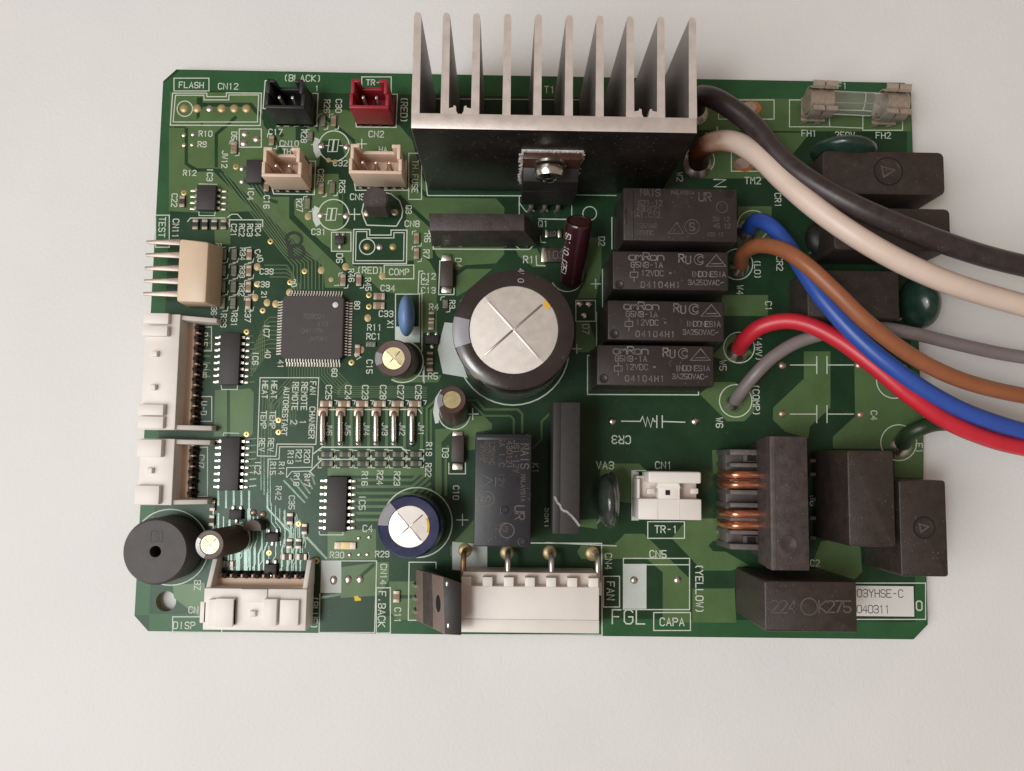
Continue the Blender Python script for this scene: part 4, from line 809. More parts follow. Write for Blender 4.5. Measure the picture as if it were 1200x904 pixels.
for (X0, Y0, X1, Y1, lab) in ((718, 295, 853.5, 340, 'upper of the three narrow relays stamped 04104H1, under the large relay'), (712, 353, 848.5, 399.5, 'middle of the three narrow relays stamped 04104H1'), (699.5, 405, 836.5, 452.5, 'lowest relay of the stack, the one beside the printed W5')):
    r = relay(X0, Y0, X1, Y1, RZ, 'relay', lab); r.rotation_euler.z = {718: 0.004, 712: -0.003}.get(X0, 0.0015); dx, dy = X0 - 699.5, Y0 - 405
    lettering(r, [('omRon', 739 + dx, 410.8 + dy, 8.8, 0.96, 0.84)], RZ, 'relay_print')
    lettering(r, [('G5NB-1A', 739.5 + dx, 420.5 + dy, 6.4, 0.86), ('12VDC', 746 + dx, 430.3 + dy, 6.4, 0.86), ('04104H1', 755.5 + dx, 443.8 + dy, 6.6, 1.05), ('INDONESIA', 811.5 + dx, 431.8 + dy, 6.2, 0.74), ('3A250VAC~', 808.5 + dx, 441.5 + dy, 5.8, 0.82), ('=', 767 + dx, 430.3 + dy, 4)], RZ, 'relay_print')
    lettering(r, [('R', 780 + dx, 413 + dy, 9.5), ('U', 788 + dx, 415 + dy, 9)], RZ, 'relay_print')
    marks(r, [(circ(801, 414.5, 6, 20, 40, 320), False), (circ(802.5, 414.5, 3.4, 16, 30, 330), False), ([(809, 422.5), (821, 409), (832, 422.5)], True), ([(815, 419.5), (827, 419.5)], False), ([(720, 429), (729, 429), (729, 435), (720, 435)], True), ([(724.5, 425), (724.5, 429)], False), ([(724.5, 435), (724.5, 440)], False)] if dx == 0 else
          [(circ(801 + dx, 414.5 + dy, 6, 20, 40, 320), False), (circ(802.5 + dx, 414.5 + dy, 3.4, 16, 30, 330), False), ([(809 + dx, 422.5 + dy), (821 + dx, 409 + dy), (832 + dx, 422.5 + dy)], True), ([(815 + dx, 419.5 + dy), (827 + dx, 419.5 + dy)], False), ([(720 + dx, 429 + dy), (729 + dx, 429 + dy), (729 + dx, 435 + dy), (720 + dx, 435 + dy)], True), ([(724.5 + dx, 425 + dy), (724.5 + dx, 429 + dy)], False), ([(724.5 + dx, 435 + dy), (724.5 + dx, 440 + dy)], False)], RZ, 'relay_print', 1.0)
    c = P(707 + dx, 444 + dy, RZ); bm = NB(); lathe(bm, [(0.085, RZ - 0.002), (0.085, RZ + 0.012), (0.07, RZ + 0.014), (0.055, RZ + 0.004), (0, RZ + 0.004)], 20, c.x, c.y); kids(r, [('vent_dimple', bm, 'relay')])
    c = P(784 + dx, 429 + dy, RZ); bm = NB(); lathe(bm, [(0.06, RZ - 0.002), (0.06, RZ + 0.006), (0.045, RZ + 0.007), (0.03, RZ + 0.003), (0, RZ + 0.003)], 20, c.x, c.y); kids(r, [('mould_mark', bm, 'relay')])
nr = relay(556, 508.5, 622.5, 641, RZ, 'relay_blue', 'black relay standing alone right of the blue capacitor, printed NAIS sideways')
lettering(nr, [('NAIS', 615, 535, 9, 0.85), ('MALAYSIA', 613, 572, 5, 0.8), ('JS1-12V', 605, 535, 6.2, 0.9), ('430121', 597, 533, 6.2, 0.9), ('5A 1.C 12V', 588, 542, 6.2, 0.95), ('125VAC', 577, 531, 5.2, 0.9), ('250VAC', 571, 531, 5.2, 0.9), ('30VDC', 565, 531, 5.2, 0.9), ('UR', 609, 601, 11, 0.8), ('N2', 591, 618, 7), ('12', 584, 618, 6), ('N2', 571, 619, 6)], RZ, 'relay_print' if False else 'faint_print', -90)
marks(nr, [(circ(570, 585, 9), True), (circ(594, 622, 8.5), True), ([(564, 556), (577, 563), (564, 572)], True), ([(581, 560), (581, 570)], False)], RZ, 'ic_print', 1.0); lettering(nr, [('S', 570, 585, 10)], RZ, 'ic_print', -90)
c = P(591, 598, RZ); bm = NB(); lathe(bm, [(0.08, RZ - 0.002), (0.08, RZ + 0.014), (0.06, RZ + 0.016), (0.05, RZ + 0.004), (0, RZ + 0.004)], 20, c.x, c.y); kids(nr, [('vent_dimple', bm, 'relay_blue')])
c = P(612, 635, RZ); bm = NB(); lathe(bm, [(0.08, RZ - 0.002), (0.08, RZ + 0.014), (0.06, RZ + 0.016), (0.05, RZ + 0.004), (0, RZ + 0.004)], 20, c.x, c.y); kids(nr, [('corner_dimple', bm, 'relay_blue')])
p0, p1 = P(557, 515, RZ), P(622, 515, RZ); bm = NB(); bx(bm, p0.x + 0.03, p1.x - 0.03, p0.y - 0.01, p0.y + 0.06, RZ - 0.01, RZ + 0.012, 0.005); kids(nr, [('case_ridge', bm, 'relay_blue')])

# ------------------------------------------------------------------ tall thin solid state relay and the slanted black strip package
ZS = 1.35
x0, x1, y0, y1 = rect(648, 471.5, 679.5, 626, ZS)
ss = thing('solid_state_relay', 'tall narrow black slab with a white scratch, standing left of the varistor', 'solid state relay', ((x0 + x1) / 2, (y0 + y1) / 2, 0))
bm = NB(); bx(bm, x0, x1, y0, y1, 0.15, ZS, 0.014); bx(bm, x0 - 0.001, x0 + 0.13, y0 + 0.004, y1 - 0.004, 0.16, ZS + 0.012, 0.012); kids(ss, [('body', bm, 'ic_black')])
bm = NB(); pts = [P(x, y, ZS).xy for x, y in ((650, 583), (653, 589), (656, 592), (658, 597), (661, 599), (664, 599.5), (670, 605), (675, 611), (678.5, 616))]; ribbon(bm, pts, 0.04, ZS + 0.0155); kids(ss, [('scratch_mark', bm, 'scratch_grey')])
for py in (490, 520, 575, 605):
    c = P(663, py); bm = NB(); tube(bm, [(c.x, c.y, 0), (c.x, c.y, 0.2)], 0.035, 6); kids(ss, [('lead', bm, 'pin_tin')])
sp = thing('strip_package', 'long black strip package lying below the heat sink, left of the printed Q1', 'power chip', P(566, 278))
bm = NB(); hexa(bm, [P(506, 289, 0.2), P(630, 289, 0.2), P(632, 268, 0.2), P(508, 264, 0.2)], [P(504, 270.5, 1.0), P(614.5, 270.5, 1.0), P(614.5, 251, 1.0), P(502.5, 250, 1.0)], 0.012); bmesh.ops.recalc_face_normals(bm, faces=bm.faces); kids(sp, [('body', bm, 'ferrite')])
for px in (515, 540, 592, 617):
    c = P(px, 287.5); bm = NB(); tube(bm, [(c.x, c.y, 0), (c.x, c.y + 0.02, 0.25)], 0.05, 6); kids(sp, [('lead', bm, 'pin_tin')])

# ------------------------------------------------------------------ electrolytic capacitors
def ecap(label, base, top, h, r, m, rim, topm='cap_alu', stripe=None, cross=True, mark=None, stripe_m='stripe_grey', group=None, rot=0.0):
    A = P(*base, 0.0); B = P(*top, h); ax = (B - A).normalized(); L = (B - A).length
    t = thing('electrolytic_capacitor', label, 'capacitor', A, 0, group)
    q = Vector((0, 0, 1)).rotation_difference(ax).to_matrix()
    def part(n, bm, mm):
        bmesh.ops.rotate(bm, verts=bm.verts, cent=(0, 0, 0), matrix=q); return obj(n, bm, mm, t)
    e = min(0.06, r * 0.16)
    bm = NB(); lathe(bm, [(0, 0.03), (r * 0.94, 0.03), (r, 0.03 + e), (r, L * 0.10), (r * 0.975, L * 0.13), (r, L * 0.16), (r, L - e * 1.5), (r * 0.985, L - e * 0.5), (r * 0.93, L), (rim + 0.012, L - 0.004), (rim, L - 0.02)], 48); part('sleeve', bm, m)
    bm = NB(); z0 = L - 0.012; dl = rim * 0.045 if cross else 0.0; base_a = -PI * 0.265 + rot
    cv = bm.verts.new((0, 0, z0 + dl)); rv = []
    for i in range(48):
        a_ = base_a + 2 * PI * i / 48; loc_a = (2 * PI * (i % 12) / 48) - PI / 4
        rv.append(bm.verts.new((rim * math.cos(a_), rim * math.sin(a_), z0 + dl * (1 - math.cos(loc_a) / math.cos(PI / 4)))))
    lv = [bm.verts.new((v.co.x * 1.003, v.co.y * 1.003, L - 0.05)) for v in rv]
    for i in range(48):
        j = (i + 1) % 48; bm.faces.new((cv, rv[i], rv[j])); bm.faces.new((rv[i], lv[i], lv[j], rv[j]))
    bmesh.ops.rotate(bm, verts=bm.verts, cent=(0, 0, 0), matrix=q); TP = obj('vented_top', bm, topm, t, False)
    if cross:
        for k in (0, 1):
            bm = NB(); w = (max(0.009, rim * 0.036), max(0.012, rim * 0.03))[k]; R0 = rim * 0.87; zz = L - 0.0125; hh = (0.011, 0.006)[k]
            v = []; bx(bm, -R0, 0.0, -w, w, zz - 0.02, zz + hh * 0.5, w * 0.5); bx(bm, 0.0, R0, -w, w, zz - 0.02, zz + hh * 0.5, w * 0.5)
            for vv in bm.verts: vv.co.z += dl * (1 - abs(vv.co.x) / rim)
            bmesh.ops.rotate(bm, verts=bm.verts, cent=(0, 0, 0), matrix=Matrix.Rotation(-PI * 0.265 + k * PI / 2 + rot, 3, 'Z')); bmesh.ops.rotate(bm, verts=bm.verts, cent=(0, 0, 0), matrix=q); obj('score_ridge', bm, topm if rim > 0.5 and k == 0 else 'cap_groove', TP)
    if stripe:
        a0, a1 = math.radians(stripe[0]), math.radians(stripe[1]); n = 14; bm = NB(); prof = [(r + 0.004, L * 0.05), (r + 0.004, L - e * 1.5), (r * 0.99, L - e * 0.45), (r * 0.93, L + 0.004), (rim + 0.012, L)]; rows = []
        for rr, z in prof: rows.append([bm.verts.new((rr * math.cos(a0 + (a1 - a0) * i / n), rr * math.sin(a0 + (a1 - a0) * i / n), z)) for i in range(n + 1)])
        for u, v in zip(rows, rows[1:]):
            for i in range(n): bm.faces.new((u[i], u[i + 1], v[i + 1], v[i]))
        part('polarity_stripe', bm, stripe_m)
    if mark:
        a, rr, w = mark; bm = NB(); n = 8; a0 = math.radians(a)
        inn = [bm.verts.new((rr * 0.88 * math.cos(a0 + (i / n - .5) * w), rr * 0.88 * math.sin(a0 + (i / n - .5) * w), L + 0.001 - 0.0035)) for i in range(n + 1)]; out = [bm.verts.new((rr * 0.985 * math.cos(a0 + (i / n - .5) * w), rr * 0.985 * math.sin(a0 + (i / n - .5) * w), L - 0.0035)) for i in range(n + 1)]
        for i in range(n): bm.faces.new((inn[i], out[i], out[i + 1], inn[i + 1]))
        bmesh.ops.rotate(bm, verts=bm.verts, cent=(0, 0, 0), matrix=q); obj('orange_spot', bm, 'orange_mark', TP)
    return t
bigc = ecap('very large black electrolytic capacitor with bare metal top in the middle of the board', (601.5, 408), (602, 386.5), 2.35, 1.02, 'cap_big', 0.735, 'cap_alu', (168, 198), True, (38, 0.735, 0.2))
Lz = 2.35
lettering(bigc, [('450', 610.5, 323, 6.4, 0.95)], Lz + 0.002, 'print_lilac', -90)
ecap('blue electrolytic capacitor with silver top left of the black relay', (489, 613), (479.5, 617.5), 1.3, 0.555, 'cap_blue', 0.36, 'cap_alu', (130, 178), True, (5, 0.36, 0.75), rot=0.0)
ecap('brown electrolytic capacitor with yellowish top below the blue resonator', (471, 424), (461, 420), 1.15, 0.34, 'cap_brown', 0.20, 'cap_alu_yellow', (160, 205), True, rot=0.1)
ecap('small brown electrolytic capacitor between the big capacitor and the jumper wires', (532.5, 484.5), (529.5, 468.5), 1.05, 0.265, 'cap_brown', 0.16, 'cap_alu_yellow', (155, 215), False)
ecap('small brown electrolytic capacitor tilted over beside the round buzzer', (276, 632), (245.5, 638.5), 1.2, 0.262, 'cap_brown', 0.165, 'cap_alu_yellow', (150, 250), True)
md = ecap('maroon electrolytic capacitor tilted over at the left end of the relay stack', (669, 330), (679, 259), 0.95, 0.25, 'cap_maroon', 0.19, 'mica_brown', None, False)  # brown top paints a reflection on bare aluminium
A, B = P(669, 330, 0), P(679, 259, 0.95); ax = (B - A).normalized(); L = (B - A).length; side = Vector((1, 0, 0)); side = (side - ax * side.dot(ax)).normalized(); upv = side.cross(ax).normalized() if side.cross(ax).z > 0 else ax.cross(side).normalized()
for ang, s, hh in ((2.45, '5V 10 (25)', 0.12), ):
    bm = NB(); text_bm(bm, s, 0, 0, 0.125, 0, 0, 0.017, 0.72)
    for v in bm.verts:
        x = -v.co.x; a = ang - v.co.y / 0.25
        p = A + ax * (L * 0.52 + x) + (side * math.cos(a) + upv * math.sin(a)) * (0.256 + v.co.z); v.co = p
    bmesh.ops.recalc_face_normals(bm, faces=bm.faces); obj('printed_lettering', bm, 'sticker', md, False, md.location)
# ------------------------------------------------------------------ small discs and ceramic parts
def disc_part(name, label, cat, base, top, h, rx, ry, rz, m, rotz=0.0, leads=None):
    c = P(*top, h); t = thing(name, label, cat, (P(*base).x, P(*base).y, 0), 0)
    bm = NB(); ellipsoid(bm, 0, 0, 0, rx, ry, rz, 28, 18); bmesh.ops.rotate(bm, verts=bm.verts, cent=(0, 0, 0), matrix=Matrix.Rotation(rotz, 3, 'Z')); bmesh.ops.translate(bm, verts=bm.verts, vec=c); kids(t, [('body', bm, m)])
    for px, py in leads or []:
        q = P(px, py); bm = NB(); tube(bm, [(q.x, q.y, 0), (q.x, q.y, 0.12), (c.x + (q.x - c.x) * 0.5, c.y + (q.y - c.y) * 0.7, c.z - rz * 0.6)], 0.03, 6); kids(t, [('lead', bm, 'pin_tin')])
    return t
rs = thing('ceramic_resonator', 'bright blue upright ceramic resonator standing on a white patch beside the printed X1', 'resonator', P(477, 378))
bm = NB(); prof = []
c = P(476.5, 370, 0.42); ellipsoid(bm, 0, 0, 0, 0.155, 0.40, 0.36, 24, 16); bmesh.ops.translate(bm, verts=bm.verts, vec=c); kids(rs, [('body', bm, 'blue_ceramic')])
for py in (362, 386):
    q = P(478, py); bm = NB(); tube(bm, [(q.x, q.y, 0), (q.x, q.y, 0.2)], 0.03, 6); kids(rs, [('lead', bm, 'pin_tin')])
va = disc_part('varistor', 'shiny grey green disc standing on edge under the printed VA3', 'varistor', (711, 590), (711.5, 586.5), 0.66, 0.20, 0.50, 0.55, 'varistor', 0.03, [(700, 612), (712, 575)])
bm = NB(); c = P(716, 586, 0.6); ellipsoid(bm, 0, 0, 0, 0.15, 0.53, 0.52, 24, 14); bmesh.ops.translate(bm, verts=bm.verts, vec=c); kids(va, [('coating_bulge', bm, 'varistor')])
disc_part('varistor', 'dark green disc standing behind the uppermost black film capacitor, under FH1 and FH2', 'varistor', (985, 185), (988, 178), 0.72, 0.60, 0.22, 0.62, 'varistor_green', -0.06, [(960, 180), (1010, 182)])
disc_part('varistor', 'dark green disc at the right board edge under the white wire', 'varistor', (1062, 358), (1077, 355), 0.55, 0.33, 0.50, 0.52, 'varistor_green', 0.12, [(1050, 345), (1052, 375)])
disc_part('varistor', 'dark disc mostly hidden beneath the white wire, left of the film capacitors', 'varistor', (955, 285), (962, 281), 0.22, 0.30, 0.34, 0.20, 'black', 0.4, [(948, 275), (950, 296)])
# round transistor
q3 = thing('round_transistor', 'small black half-round transistor in front of the three pin cream connector', 'transistor', P(447, 249))
bm = NB(); cb, ct = P(444, 246, 0.30), P(439.5, 234, 0.75); poly = [(0.235 * math.cos(math.radians(a)), 0.235 * math.sin(math.radians(a))) for a in range(-38, 219, 16)]
lo = [bm.verts.new((cb.x + x, cb.y + y, 0.30)) for x, y in poly]; hi = [bm.verts.new((ct.x + x, ct.y + y + 0.02, 0.75)) for x, y in poly]
bm.faces.new(hi); bm.faces.new(lo[::-1])
for i in range(len(poly)): bm.faces.new((lo[i], lo[(i + 1) % len(poly)], hi[(i + 1) % len(poly)], hi[i]))
bmesh.ops.bevel(bm, geom=[e for e in bm.edges if all(v in hi for v in e.verts)], offset=0.02, segments=2, affect='EDGES'); kids(q3, [('body', bm, 'ferrite')])
for px, tx in ((430, 436), (446, 445), (462, 454)):
    a, b_ = P(px, 250), P(tx, 246, 0.36); bm = NB(); tube(bm, [a, (a.x, a.y, 0.08), b_], 0.026, 6); kids(q3, [('lead', bm, 'pin_tin')])

# ------------------------------------------------------------------ buzzer
bz = P(202, 641.2); t = thing('buzzer', 'round dark grey buzzer with a small centre hole at the lower left corner', 'buzzer', bz)
bm = NB(); lathe(bm, [(0, 0.02), (0.585, 0.02), (0.60, 0.05), (0.60, 0.70), (0.555, 0.76), (0.105, 0.76), (0.098, 0.74), (0.098, 0.45), (0, 0.45)], 56); obj('housing', bm, 'buzzer', t)
bm = NB(); lathe(bm, [(0.096, 0.46), (0, 0.462)], 24); obj('sound_hole', bm, 'hole', t)
bm = NB(); text_bm(bm, 'S', 0.02, 0.26, 0.12, 0, 0.7625, 0.014); ribbon(bm, [(-0.09, 0.17), (-0.09, 0.36), (0.11, 0.36), (0.11, 0.17)], 0.014, 0.7635, True); obj('moulded_emblem', bm, 'ic_black', t, False)

# ------------------------------------------------------------------ film capacitors (moulded boxes)
def filmcap(label, x0, y0, x1, y1, h, name='film_capacitor', m='film_cap', chamf=0.0, base_shift=(0, 0), emb=None, text=None, group='black moulded film capacitors'):
    a = rect(x0, y0, x1, y1, h); t = thing(name, label, 'capacitor', ((a[0] + a[1]) / 2, (a[2] + a[3]) / 2, 0), 0, group)
    bm = NB(); bx(bm, a[0], a[1], a[2], a[3], 0.03, h, 0.0)
    ve = [e for e in bm.edges if abs(e.verts[0].co.z - e.verts[1].co.z) > 0.1]
    bmesh.ops.bevel(bm, geom=ve, offset=chamf or 0.05, segments=4, affect='EDGES', profile=0.5)
    te = [e for e in bm.edges if all(v.co.z > h - 1e-4 for v in e.verts) and any(abs(f.normal.z) < 0.5 for f in e.link_faces)]
    bm.normal_update(); te = [e for e in bm.edges if all(v.co.z > h - 1e-4 for v in e.verts) and len(e.link_faces) == 2]
    bmesh.ops.bevel(bm, geom=te, offset=0.03, segments=2, affect='EDGES', profile=0.5); kids(t, [('case', bm, m)])
    if emb:
        c = P(emb[0], emb[1], h); r = emb[2]
        bm = NB(); lathe(bm, [(r, h - 0.004), (r * 0.98, h + 0.012), (r * 0.88, h + 0.013), (r * 0.84, h + 0.0015), (0, h + 0.0015)], 32, c.x, c.y); R_ = kids(t, [('moulded_ring', bm, m)])[0]
        bm = NB(); ribbon(bm, [(c.x + (r + 0.012) * math.cos(i * PI / 20), c.y + (r + 0.012) * math.sin(i * PI / 20)) for i in range(40)], 0.03, h + 0.0025, True); obj('ring_groove', bm, 'hole', R_, True, t.location)
        bm = NB(); ribbon(bm, [(c.x - r * 0.5, c.y + r * 0.35), (c.x + r * 0.45, c.y + r * 0.1), (c.x - r * 0.35, c.y - r * 0.45)], 0.03, h + 0.004, True); obj('moulded_emblem', bm, 'bobbin', R_, True, t.location)
    if text:
        for s, px, py, hh in text:
            c = P(px, py, h); bm = NB(); text_bm(bm, s, c.x, c.y, hh / 69, 0, h + 0.008, 0.026, 0.74)
            r = bmesh.ops.extrude_face_region(bm, geom=list(bm.faces)); 
            for v in [g for g in r['geom'] if isinstance(g, bmesh.types.BMVert)]: v.co.z = h - 0.004
            bmesh.ops.recalc_face_normals(bm, faces=bm.faces); kids(t, [('moulded_lettering', bm, 'bobbin')])  # lighter colour paints the highlight caught by the raised letters
    return t
filmcap('uppermost black film capacitor with a moulded ring, overhanging the right edge below the fuse', 964, 177.5, 1107, 228, 1.10, chamf=0.11, emb=(1041, 201, 0.25))
filmcap('black film capacitor crossed by the black wire, second below the fuse', 977, 244, 1114, 294, 1.10, chamf=0.10)
filmcap('dark film capacitor under the crossing brown and blue wires', 946, 317, 1054, 373.5, 0.95, chamf=0.06)
filmcap('tall brown film capacitor right of the copper wound coil', 994, 528, 1048.5, 641, 1.62, chamf=0.05)
filmcap('brown film capacitor with a moulded ring overhanging the right board edge', 1054.5, 563, 1110, 676, 1.50, chamf=0.05, emb=(1083, 618.5, 0.17))
bc = filmcap('brown box capacitor moulded 224 K, lying along the bottom edge left of the sticker', 896, 681.5, 1004.5, 741, 1.72, chamf=0.04, text=[('224', 918, 711, 14), ('K', 964, 711, 14), ('275', 983, 711, 13)])
c = P(948, 711, 1.72); bm = NB(); ribbon(bm, [(c.x + 0.14 * math.cos(i * PI / 12), c.y + 0.14 * math.sin(i * PI / 12)) for i in range(24)], 0.025, 1.728, True); kids(bc, [('moulded_ring', bm, 'bobbin')])  # same painted highlight as on the raised letters

# ------------------------------------------------------------------ copper wound line filter coil
ic = thing('line_filter_coil', 'dark ferrite choke with four bright copper windings, above the 224 capacitor', 'coil', P(890, 595))
h = 1.62; a = rect(903, 511.5, 947.5, 669, h)
bm = NB(); bx(bm, a[0] + 0.12, a[1] - 0.02, a[2] + 0.12, a[3] - 0.12, 0.05, 1.0); hexa(bm, [(a[0] - 0.02, a[2] + 0.05, 0.93), (a[1], a[2] + 0.02, 0.93), (a[1], a[3] - 0.02, 0.93), (a[0] - 0.02, a[3] - 0.05, 0.93)], [(a[0], a[2], h), (a[1], a[2], h), (a[1], a[3], h), (a[0], a[3], h)], 0.02); kids(ic, [('core', bm, 'ferrite')])
bm = NB(); bx(bm, a[0] + 0.0, a[0] + 0.09, a[2] + 0.004, a[3] - 0.004, h - 0.3, h + 0.012, 0.012); kids(ic, [('core_edge', bm, 'bobbin')])
bm = NB(); rr = random.Random(11)
for cy_ in (540, 558, 573, 590, 610):
    for k in range(16):
        c = P(925 + rr.gauss(0, 6.5), cy_ + rr.gauss(0, 5), h); q = rr.uniform(0, PI); ln, wd = rr.uniform(0.01, 0.05), rr.uniform(0.005, 0.012)
        ribbon(bm, [(c.x, c.y), (c.x + ln * math.cos(q), c.y + ln * math.sin(q))], wd, h + 0.003 + 0.0002 * k)
tag(kids(ic, [('core_scuffs', bm, 'bobbin')])[0], kind='stuff')
c = P(924, 638, h); bm = NB(); lathe(bm, [(0.16, h - 0.002), (0.155, h + 0.008), (0.12, h + 0.008), (0.11, h + 0.002), (0, h + 0.002)], 24, c.x, c.y); kids(ic, [('moulded_ring', bm, 'ferrite')])
zb = 0.92
bm = NB(); b0 = rect(852, 527, 893, 644, zb); bx(bm, b0[0] + 0.05, b0[1] + 0.1, b0[2] + 0.03, b0[3] - 0.03, 0.12, 0.66, 0.02); kids(ic, [('bobbin_body', bm, 'bobbin')])
for py, ww in ((530, 0.05), (545, 0.035), (563.5, 0.03), (577, 0.04), (592, 0.04), (609, 0.03), (624, 0.035), (641, 0.05)):
    l, r = P(850, py, zb), P(893, py, zb); bm = NB(); hexa(bm, [(l.x + 0.05, l.y - ww, 0.1), (r.x + 0.05, l.y - ww, 0.1), (r.x + 0.05, l.y + ww, 0.1), (l.x + 0.05, l.y + ww, 0.1)], [(l.x + 0.10, l.y - ww, zb - 0.04), (r.x + 0.05, l.y - ww, zb + 0.06), (r.x + 0.05, l.y + ww, zb + 0.06), (l.x + 0.10, l.y + ww, zb - 0.04)], 0.008); kids(ic, [('bobbin_flange', bm, 'bobbin')])
for py in (536, 634):
    for px in (878,):
        c = P(px, py, 0.80); bm = NB(); bx(bm, c.x - 0.10, c.x + 0.18, c.y - 0.09, c.y + 0.09, 0.4, 0.78, 0.01); kids(ic, [('bobbin_block', bm, 'bobbin')])
        bm = NB(); bx(bm, c.x - 0.03, c.x + 0.13, c.y - 0.07, c.y + 0.07, 0.77, 0.784); kids(ic, [('block_hole', bm, 'hole')])
for py in (556.5, 568, 602.5, 616):
    l, r = P(851, py, zb), P(892, py, zb); rr = 0.076
    for s in (0,):
        bm = NB(); y = l.y + s * rr * 1.5
        tube(bm, spline([(l.x + 0.10, y, 0.14), (l.x + 0.05, y, 0.55), (l.x + 0.12, y, 0.84), (l.x + 0.27, y + 0.004, 0.92), (r.x + 0.02, y + 0.008, 0.93), (r.x + 0.14, y, 0.86)], 6), rr, 14); kids(ic, [('copper_winding', bm, 'enamel_copper')])
for py in (545, 590, 625):
    l = P(846, py, 0.3); bm = NB(); tube(bm, [(l.x, l.y, 0), (l.x + 0.02, l.y, 0.3), (l.x + 0.1, l.y, 0.4)], 0.03, 6); kids(ic, [('lead', bm, 'pin_tin')])
for py in (540, 556, 585, 607, 630):
    l = P(950, py, 0.2); bm = NB(); bx(bm, l.x - 0.05, l.x + 0.06, l.y - 0.03, l.y + 0.03, 0.1, 0.3, 0.005); kids(ic, [('bobbin_tab', bm, 'bobbin')])

# ------------------------------------------------------------------ white TR-1 connector
h = 0.78; a = rect(748, 560, 822, 609.5, h)
tc = thing('white_connector', 'small white connector with one square dark hole, above the printed TR-1', 'connector', ((a[0] + a[1]) / 2, (a[2] + a[3]) / 2, 0))
ym = P(785, 585, h).y; xa, xb = P(771, 577, h).x, P(797, 577, h).x
bm = NB(); bx(bm, a[0], a[1], a[2], ym, 0.05, h, 0.018); kids(tc, [('housing', bm, 'white_plastic')])
bm = NB(); bx(bm, a[0] + 0.02, a[1] - 0.02, ym - 0.002, a[3] + 0.02, 0.05, h - 0.30, 0.01); kids(tc, [('recess_floor', bm, 'white_shaded')])
bm = NB(); bx(bm, xa, xb, ym - 0.004, a[3] - 0.03, 0.2, h - 0.003, 0.02); kids(tc, [('centre_block', bm, 'white_plastic')])
bm = NB(); bx(bm, a[0] + 0.002, a[0] + 0.05, ym - 0.003, a[3] - 0.03, 0.1, h - 0.12, 0.01); kids(tc, [('side_wall', bm, 'white_plastic')])
l, r = P(760, 559, 1.0), P(822, 559, 1.0); bm = NB(); bx(bm, l.x, r.x, l.y - 0.11, l.y + 0.10, 0.3, 1.0, 0.035, 3); kids(tc, [('latch_bar', bm, 'white_plastic')])
for px in (762, 813):
    c = P(px, 576, h); bm = NB(); bx(bm, c.x - 0.07, c.x + 0.07, c.y - 0.045, c.y + 0.055, h - 0.05, h + 0.06, 0.015); kids(tc, [('latch_hook', bm, 'white_shaded')])
c = P(782.5, 577.5, h); bm = NB(); bx(bm, c.x - 0.042, c.x + 0.042, c.y - 0.045, c.y + 0.045, h - 0.01, h + 0.003); kids(tc, [('pin_hole', bm, 'hole')])
for px in (770.5, 796): 
    c = P(px, 590, h); bm = NB(); bx(bm, c.x - 0.008, c.x + 0.008, a[2] + 0.01, c.y + 0.30, h - 0.01, h + 0.004); kids(tc, [('moulded_rib', bm, 'white_shaded')])
c = P(783, 571, h); bm = NB(); prism(bm, [(c.x + 0.22 * math.cos(math.radians(t_)), c.y - 0.02 + 0.15 * math.sin(math.radians(t_))) for t_ in range(0, 181, 15)], h - 0.01, h + 0.02); kids(tc, [('moulded_arch', bm, 'white_plastic')])

# ------------------------------------------------------------------ glass fuse and its two clips
zf = 0.52; fa = P(955, 119.5, zf); fb = P(1053, 124, zf); yc = fa.y
ang = math.atan2(fb.y - fa.y, fb.x - fa.x)
def place(bm):
    bmesh.ops.rotate(bm, verts=bm.verts, cent=(0, 0, 0), matrix=Matrix.Rotation(ang, 3, 'Z')); bmesh.ops.translate(bm, verts=bm.verts, vec=(fa.x, fa.y, 0))
Lf = (fb - fa).length
fu = thing('glass_fuse', 'clear glass tube fuse held in two metal clips at the upper right corner', 'fuse', (fa.x, fa.y, 0))
def xtube(prof_r, xa, xb, seg=28):
    bm = NB(); rings = [[bm.verts.new((x, prof_r * math.cos(2 * PI * i / seg), zf + prof_r * math.sin(2 * PI * i / seg))) for i in range(seg)] for x in (xa, xb)]
    for i in range(seg): bm.faces.new((rings[0][i], rings[0][(i + 1) % seg], rings[1][(i + 1) % seg], rings[1][i]))
    bm.faces.new(rings[0][::-1]); bm.faces.new(rings[1]); bmesh.ops.recalc_face_normals(bm, faces=bm.faces); return bm
bm = xtube(0.222, 0.18, Lf - 0.12); place(bm); kids(fu, [('glass_tube', bm, 'glass')])
bm = xtube(0.235, -0.16, 0.30); place(bm); kids(fu, [('end_cap', bm, 'fuse_cap')]); bm = xtube(0.235, Lf - 0.30, Lf + 0.12); place(bm); kids(fu, [('end_cap', bm, 'fuse_cap')])
bm = NB(); tube(bm, [(0.2, 0.0, zf), (Lf - 0.2, 0.02, zf - 0.01)], 0.008, 6); place(bm); kids(fu, [('fuse_wire', bm, 'steel')])
